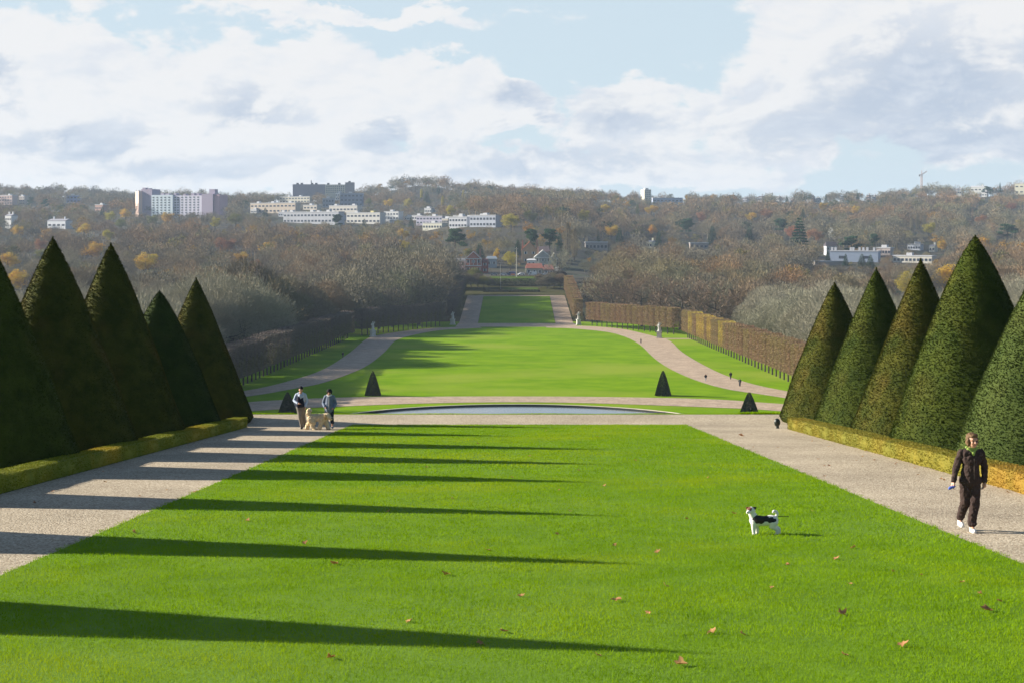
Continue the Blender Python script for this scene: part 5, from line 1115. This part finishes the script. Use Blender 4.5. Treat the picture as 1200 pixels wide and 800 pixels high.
remesh('cap', [('e', (.01, -.04, 1.69), (.10, .12, .04)), ('e', (.0, -.14, 1.675), (.065, .07, .018)), ('c', (.01, -.04, 1.66), (.01, -.04, 1.68), .088, .09)], .01, mat('dark_cap', (0.012, 0.012, 0.014)), mn, 1)
m_dsh = mat('dark_shoe', (0.02, 0.018, 0.018), rough=.4)
for a_ in ((.06, -.16, .05), (.12, .2, .12)): remesh('shoe', [('e', a_, (.05, .14, .05)), ('c', (a_[0], a_[1] + .07, a_[2] + .03), (a_[0], a_[1] - .05, a_[2] - .01), .045, .04)], .01, m_dsh, mn, 1)

lw = man(386, 501.5, 'woman in dark hat and grey-blue jacket standing right of the golden dog')
hz_ = 1.49; aL = [(-.16, 0, 1.31), (-.25, .02, 1.04), (-.17, -.14, .90)]; aR = [(.16, 0, 1.31), (.25, .02, 1.04), (.20, -.12, .88)]; lF = [(-.09, 0, .86), (-.11, -.05, .46), (-.10, -.03, .08)]; lB = [(.09, 0, .86), (.10, -.05, .46), (.12, .06, .08)]
body = limbs([(0, 0, .9), (0, 0, 1.15), (0, 0, 1.32)], [.13, .12, .12]) + limbs([(0, 0, 1.3), (0, -.02, 1.41)], [.06, .05]) + head(0, -.03, hz_, .0, .97) + limbs(aL, [.05, .038, .027]) + limbs(aR, [.05, .038, .027]) + hand(-1, aL[2], (.5, -.6, -.4), .6, .95) + hand(1, aR[2], (-.5, -.6, -.4), .6, .95) + limbs(lF, [.08, .055, .035]) + limbs(lB, [.08, .055, .035]) + limbs([lF[2], (-.10, -.13, .05)], [.032, .028]) + limbs([lB[2], (.13, -.05, .05)], [.032, .028])
remesh('body', body, .011, skinm(), lw, 2); face_bits(lw, 0, -.03, hz_, 0, .97)
m_jk = mat('grey_blue_jacket', (0.17, 0.21, 0.28), (0.13, 0.16, 0.22), 5, rough=.8)
remesh('jacket', limbs([(0, 0, .78), (0, 0, 1.0), (0, 0, 1.25)], [.19, .18, .15]) + [('c', (-.13, 0, 1.30), (.13, 0, 1.30), .08, .08), ('c', (-.05, 0, 1.35), (.05, 0, 1.35), .06, .06)] + limbs(aL, [.072, .068, .055]) + limbs(aR, [.072, .068, .055]), .014, m_jk, lw, 2, .02, .12)
remesh('collar', [('c', (-.09, -.06, 1.39), (0, -.12, 1.34), .03, .025), ('c', (.09, -.06, 1.39), (0, -.12, 1.34), .03, .025)], .01, mat('white_collar', (0.7, 0.7, 0.68)), lw, 1)
remesh('zip', [('c', (0, -.20, .80), (0, -.165, 1.30), .009, .009)], .006, mat('white_collar', ()), lw, 0)
remesh('trousers', [('e', (0, 0, .84), (.16, .12, .12))] + limbs([(-.09, 0, .82), (-.11, -.05, .46), (-.11, -.03, .24)], [.11, .085, .075]) + limbs([(.09, 0, .82), (.10, -.05, .46), (.12, .04, .24)], [.11, .085, .075]), .014, mat('navy_trousers', (0.018, 0.022, 0.04)), lw, 2)
remesh('hat', [('e', (0, -.02, 1.57), (.105, .115, .075)), ('e', (0, -.03, 1.53), (.13, .145, .03)), ('e', (-.08, -.0, 1.5), (.035, .07, .07)), ('e', (.08, 0, 1.5), (.035, .07, .07))], .01, mat('black_hat', (0.012, 0.012, 0.013)), lw, 1)
for a_ in ((-.10, -.09, .045), (.13, .0, .045)): remesh('shoe', [('e', a_, (.045, .12, .045)), ('c', (a_[0], a_[1] + .05, a_[2] + .02), (a_[0], a_[1] - .05, a_[2]), .04, .036)], .01, mat('blue_grey_shoe', (0.2, 0.24, 0.32)), lw, 1)

# dogs
D = 5328 / (503 - 415.0) * 1.0; X = (373.5 - VX) / F * D
dg_ = empty('dog', (X, D, -(2.96 + .0806 * D)), 'large shaggy golden dog walking between the couple', 'dog')
m_fur = mat('golden_fur', (0.74, 0.60, 0.40), (0.60, 0.46, 0.28), 12, rough=.95, bump=.6, bscale=30, bdist=.03)
remesh('body', limbs([(-.27, .05, .47), (-.05, .02, .48), (.12, 0, .47), (.20, -.03, .49)], [.15, .145, .165, .15]) + [('e', (-.30, .05, .46), (.15, .14, .16)), ('e', (.12, -.06, .50), (.13, .10, .13))]
       + limbs([(.20, -.03, .50), (.30, -.07, .54)], [.13, .12]) + [('e', (.36, -.10, .545), (.125, .115, .12)), ('c', (.42, -.14, .51), (.50, -.18, .47), .078, .062)]
       + limbs([(.14, -.06, .40), (.10, -.1, .24), (.04, -.12, .05)], [.12, .085, .07]) + [('e', (.06, -.14, .04), (.075, .08, .04))] + limbs([(.22, .02, .40), (.30, .0, .24), (.38, -.02, .06)], [.115, .08, .065]) + [('e', (.41, -.04, .04), (.08, .065, .04))]
       + limbs([(-.31, -.03, .40), (-.20, -.08, .29), (-.26, -.06, .19), (-.15, -.1, .05)], [.15, .10, .072, .065]) + [('e', (-.12, -.12, .04), (.08, .065, .04))] + limbs([(-.32, .1, .40), (-.34, .1, .27), (-.46, .12, .18), (-.49, .12, .05)], [.15, .10, .075, .065]) + [('e', (-.46, .1, .04), (.08, .065, .04))]
       + limbs([(-.36, .05, .54), (-.42, .05, .64), (-.39, .04, .74), (-.34, .03, .76)], [.07, .085, .095, .06]), .014, m_fur, dg_, 1, .085, .05)
for q in ((.29, -.21, .53), (.37, .02, .54)): remesh('ear', [('e', q, (.06, .035, .11))], .012, mat('tan_fur', (0.52, 0.36, 0.19), (0.45, 0.3, 0.15), 12, rough=.95), dg_, 1, .04, .04)
remesh('nose', [('e', (.55, -.215, .485), (.034, .034, .028))], .008, mat('black_nose', (0.01, 0.01, 0.01), rough=.3), dg_, 1)
for q in ((.44, -.20, .575), (.465, -.08, .575)): remesh('eye', [('e', q, (.014, .014, .014))], .005, mat('black_nose', ()), dg_, 0)

D = 5328 / (625.5 - 415.0); X = (895 - VX) / F * D
tr_ = empty('dog', (X, D, -(2.96 + .0806 * D)), 'small white terrier with black back and brown head patches standing on the lawn', 'dog')
tr_.scale = (1.12, 1.05, .94)
def patch_mat(name, base, patches):
    m = bpy.data.materials.new(name); m.use_nodes = True; t = m.node_tree; p = t.nodes['Principled BSDF']; p.inputs['Roughness'].default_value = .85
    tcn = N('ShaderNodeTexCoord', t); nn = N('ShaderNodeTexNoise', t); nn.inputs['Scale'].default_value = 14; t.links.new(tcn.outputs['Object'], nn.inputs['Vector'])
    vm = N('ShaderNodeVectorMath', t, operation='MULTIPLY_ADD'); t.links.new(nn.outputs['Color'], vm.inputs[0]); vm.inputs[1].default_value = (.09,) * 3; 
    v2 = N('ShaderNodeVectorMath', t, operation='SUBTRACT'); t.links.new(tcn.outputs['Object'], v2.inputs[0]); v2.inputs[1].default_value = (.045,) * 3; t.links.new(v2.outputs[0], vm.inputs[2])
    col = base
    for (c, r_, pc) in patches:
        s_ = N('ShaderNodeVectorMath', t, operation='SUBTRACT'); t.links.new(vm.outputs[0], s_.inputs[0]); s_.inputs[1].default_value = c
        d_ = N('ShaderNodeVectorMath', t, operation='DIVIDE'); t.links.new(s_.outputs[0], d_.inputs[0]); d_.inputs[1].default_value = r_
        l_ = N('ShaderNodeVectorMath', t, operation='LENGTH'); t.links.new(d_.outputs[0], l_.inputs[0]); f_ = M('LESS_THAN', l_.outputs['Value'], 1.0, tree=t); col = mixc(f_, col, pc, t)
    t.links.new(col, p.inputs['Base Color']); return m
m_ter = patch_mat('terrier_coat', (0.74, 0.70, 0.64), [((.10, -.05, .265), (.075, .2, .045), (0.012, 0.011, 0.012)), ((-.06, -.03, .29), (.13, .2, .065), (0.014, 0.012, 0.012)), ((-.07, -.03, .24), (.085, .2, .04), (0.03, 0.015, 0.01)), ((-.215, -.05, .455), (.04, .07, .04), (0.15, 0.055, 0.028)), ((-.14, .0, .455), (.035, .06, .04), (0.05, 0.04, 0.035))])
remesh('body', limbs([(-.12, 0, .245), (0, 0, .235), (.12, 0, .255)], [.095, .088, .088]) + [('e', (-.12, 0, .235), (.085, .075, .09)), ('e', (.14, 0, .25), (.075, .07, .085))] + limbs([(-.14, 0, .29), (-.185, -.01, .39)], [.068, .052])
       + [('e', (-.19, -.02, .43), (.066, .062, .06)), ('c', (-.215, -.05, .42), (-.25, -.11, .405), .040, .026)]
       + limbs([(-.15, -.035, .20), (-.155, -.04, .11), (-.15, -.045, .02)], [.048, .031, .024]) + [('e', (-.155, -.06, .014), (.02, .032, .014))] + limbs([(-.12, .035, .20), (-.10, .03, .11), (-.09, .03, .02)], [.048, .031, .024]) + [('e', (-.105, .015, .014), (.02, .032, .014))]
       + limbs([(.14, -.035, .22), (.12, -.04, .15), (.19, -.04, .095), (.195, -.04, .02)], [.07, .05, .03, .024]) + [('e', (.18, -.045, .014), (.032, .02, .014))] + limbs([(.15, .035, .22), (.15, .04, .14), (.225, .04, .09), (.235, .04, .02)], [.07, .05, .03, .024]) + [('e', (.22, .04, .014), (.032, .02, .014))]
       + limbs([(.18, 0, .30), (.20, 0, .355), (.185, 0, .40), (.15, 0, .41), (.135, 0, .385)], [.022, .022, .024, .022, .014]), .006, m_ter, tr_, 2)
m_bear = mat('brown_ear', (0.16, 0.05, 0.02)); m_kear = mat('black_ear', (0.03, 0.022, 0.02))
remesh('ear', [('e', (-.235, -.0, .465), (.03, .014, .022))], .005, m_bear, tr_, 1); remesh('ear', [('e', (-.138, -.02, .468), (.03, .014, .022))], .005, m_kear, tr_, 1)
remesh('nose', [('e', (-.258, -.128, .418), (.012, .012, .01))], .004, mat('black_nose', ()), tr_, 0)
for q in ((-.205, -.075, .452), (-.238, -.06, .452)): remesh('eye', [('e', q, (.007, .007, .007))], .003, mat('black_nose', ()), tr_, 0)
remesh('lead', [('c', (.03, -.0, .327), (.20, -.0, .315), .007, .007), ('c', (.20, 0, .315), (.37, -.0, .315), .006, .005)], .004, mat('black_strap', (0.01, 0.01, 0.014)), tr_, 0)

# tiny far walkers
def walker(px, py, label, top, legs, ph, hgt=1.72):
    Y = gp(px, py)[1]; X = (px - VX) / F * Y; o = empty('person', (X, Y, gz(X, Y) + .06), label, 'person', None, ph, hgt / 1.72)
    b = limbs([(0, 0, .92), (0, 0, 1.4)], [.13, .14]) + limbs([(0, 0, 1.4), (0, 0, 1.55)], [.07, .06]) + head(0, -.02, 1.6) + limbs([(-.2, 0, 1.42), (-.28, .05, 1.15), (-.26, -.08, .9)], [.055, .045, .03]) + limbs([(.2, 0, 1.42), (.28, -.05, 1.15), (.24, -.2, .95)], [.055, .045, .03]) + limbs([(-.09, 0, .9), (-.09, -.15, .5), (-.09, -.18, .05)], [.09, .06, .05]) + limbs([(.09, 0, .9), (.09, .05, .5), (.09, .25, .1)], [.09, .06, .05])
    remesh('body', b, .022, skinm(), o, 2)
    remesh('coat', limbs([(0, 0, .85), (0, 0, 1.38)], [.2, .17]) + [('c', (-.18, 0, 1.42), (.18, 0, 1.42), .1, .1)] + limbs([(-.2, 0, 1.42), (-.28, .05, 1.15), (-.26, -.08, .93)], [.09, .08, .06]) + limbs([(.2, 0, 1.42), (.28, -.05, 1.15), (.24, -.2, .98)], [.09, .08, .06]), .03, top, o, 2)
    remesh('trousers', limbs([(-.09, 0, .88), (-.09, -.15, .5), (-.09, -.18, .08)], [.13, .1, .08]) + limbs([(.09, 0, .88), (.09, .05, .5), (.09, .25, .12)], [.13, .1, .08]), .03, legs, o, 2)
    remesh('hair', [('e', (0, .02, 1.66), (.095, .11, .08))], .02, mat('dark_hair', (0.03, 0.02, 0.015)), o, 1)
mk = mat('black_coat', (0.012, 0.012, 0.016)); mj = mat('pale_jeans', (0.36, 0.36, 0.4)); md_ = mat('dark_jeans', (0.03, 0.03, 0.04)); mgc = mat('grey_coat', (0.07, 0.075, 0.07))
walker(827, 446.5, 'far walker in black top and pale trousers in the middle of the right path', mk, mj, .3)
walker(856.3, 444.7, 'far walker in black at the outer edge of the right path', mk, md_, 3.4, 1.85)
walker(867, 452.7, 'nearest far walker in dark grey on the right path', mgc, md_, 3.0, 1.8)
walker(751, 402.3, 'lone far walker in grey on the right path near the bright statue', mgc, md_, 1.2)
walker(401.8, 419.2, 'lone dark walker at the edge of the left path', mk, md_, .4)

# ------------------------------------------------------------------ fallen leaves
def leaf_mesh(seed):
    g_ = random.Random(seed); pts_ = []
    for k in range(11):
        a_ = k / 11 * 6.283; r_ = (.055 if k % 2 == 0 else .028) * g_.uniform(.8, 1.2); pts_.append((math.cos(a_) * r_, math.sin(a_) * r_ * .8, .012 + abs(math.cos(a_)) * .02 * g_.uniform(.3, 1.5)))
    V = [(0, 0, .008)] + pts_; T = [(0, 1 + k, 1 + (k + 1) % 11) for k in range(11)]; V += [(x, y, z - .003) for x, y, z in V]; T += [(12, 13 + (k + 1) % 11, 13 + k) for k in range(11)]
    return np_mesh('leaf', V, T)
m_lf = mat('dead_leaf', (0.48, 0.27, 0.12), (0.36, 0.18, 0.07), 20, rough=.8, objrand=.35, trans=.3)
LF = [leaf_mesh(k) for k in range(4)]
for m__ in LF: m__.materials.append(m_lf)
known = [(797, 781, 1.5), (834, 743, 1.2), (986, 721, 1.4), (1156, 717, 1.6), (1058, 758, 1.2), (990, 770, .9), (1148, 697, .8), (1171, 706, .8), (1128, 684, .8), (1000, 643, 1.0), (980, 656, 1.0), (923, 663, .8), (1047, 671, .6), (1080, 675, .6), (861, 603, .9), (805, 609, .7), (952, 600, .8), (996, 686, .8), (780, 688, .8), (722, 705, 1.2), (523, 675, 1.2), (392, 662, 1.2), (388, 773, 1.1), (562, 756, 1.0), (356, 638, 1.0), (571, 646, .9), (770, 648, .9), (652, 627, .8), (290, 611, .9), (157, 625, 1), (229, 577, .8), (590, 742, 1.0),
         (708, 570, .8), (560, 520, .7), (620, 535, .7), (678, 552, .7), (745, 540, .7), (640, 505, .6), (500, 548, .7), (700, 512, .6), (868, 511, 1.6), (530, 585, .7), (830, 560, .6), (455, 600, .7), (668, 600, .7), (720, 640, .8), (610, 700, .9), (480, 730, .9), (905, 690, .7), (870, 745, .8), (700, 770, .8), (760, 720, .8), (440, 540, .6), (600, 560, .7), (790, 525, .6), (655, 575, .6)]
for k, (px, py, s) in enumerate(known):
    D = 5328 / (py - 415.0); X = (px - VX) / F * D
    o = link('fallen_leaf', LF[k % 4], None, None, (X, D, -(2.96 + .0806 * D) + .022)); o.rotation_euler = (random.uniform(.0, .5), random.uniform(-.5, .1), random.uniform(0, 6.28)); q = s * (.78 + D / 75); o.scale = (q, q, q)
    big = s >= 1.4; tag(o, 'large pale curled leaf lying on the near grass' if big else 'small dry brown leaf lying on the near lawn', 'leaf', 'large curled leaves on the lawn' if big else 'dry leaves scattered on the lawn')

# leaves drifted on the gravel
for k in range(46):
    side = random.random() < .45; D = random.uniform(20, 60); X = (random.uniform(-10.9, -7.2) if side else random.choice([random.uniform(7.4, 10.7), random.uniform(10.0, 10.72)])); 
    if abs(F * X / D) > 640: continue
    o = link('fallen_leaf', LF[k % 4], None, None, (X, D, -(2.96 + .0806 * D) + .008)); o.rotation_euler = (random.uniform(-.2, .3), random.uniform(-.3, .2), random.uniform(0, 6.28)); q = random.uniform(.5, 1.0); o.scale = (q, q, q)
    tag(o, 'dry brown leaf lying on the %s gravel path' % ('left' if side else 'right'), 'leaf', 'dry leaves on the %s gravel path' % ('left' if side else 'right'))
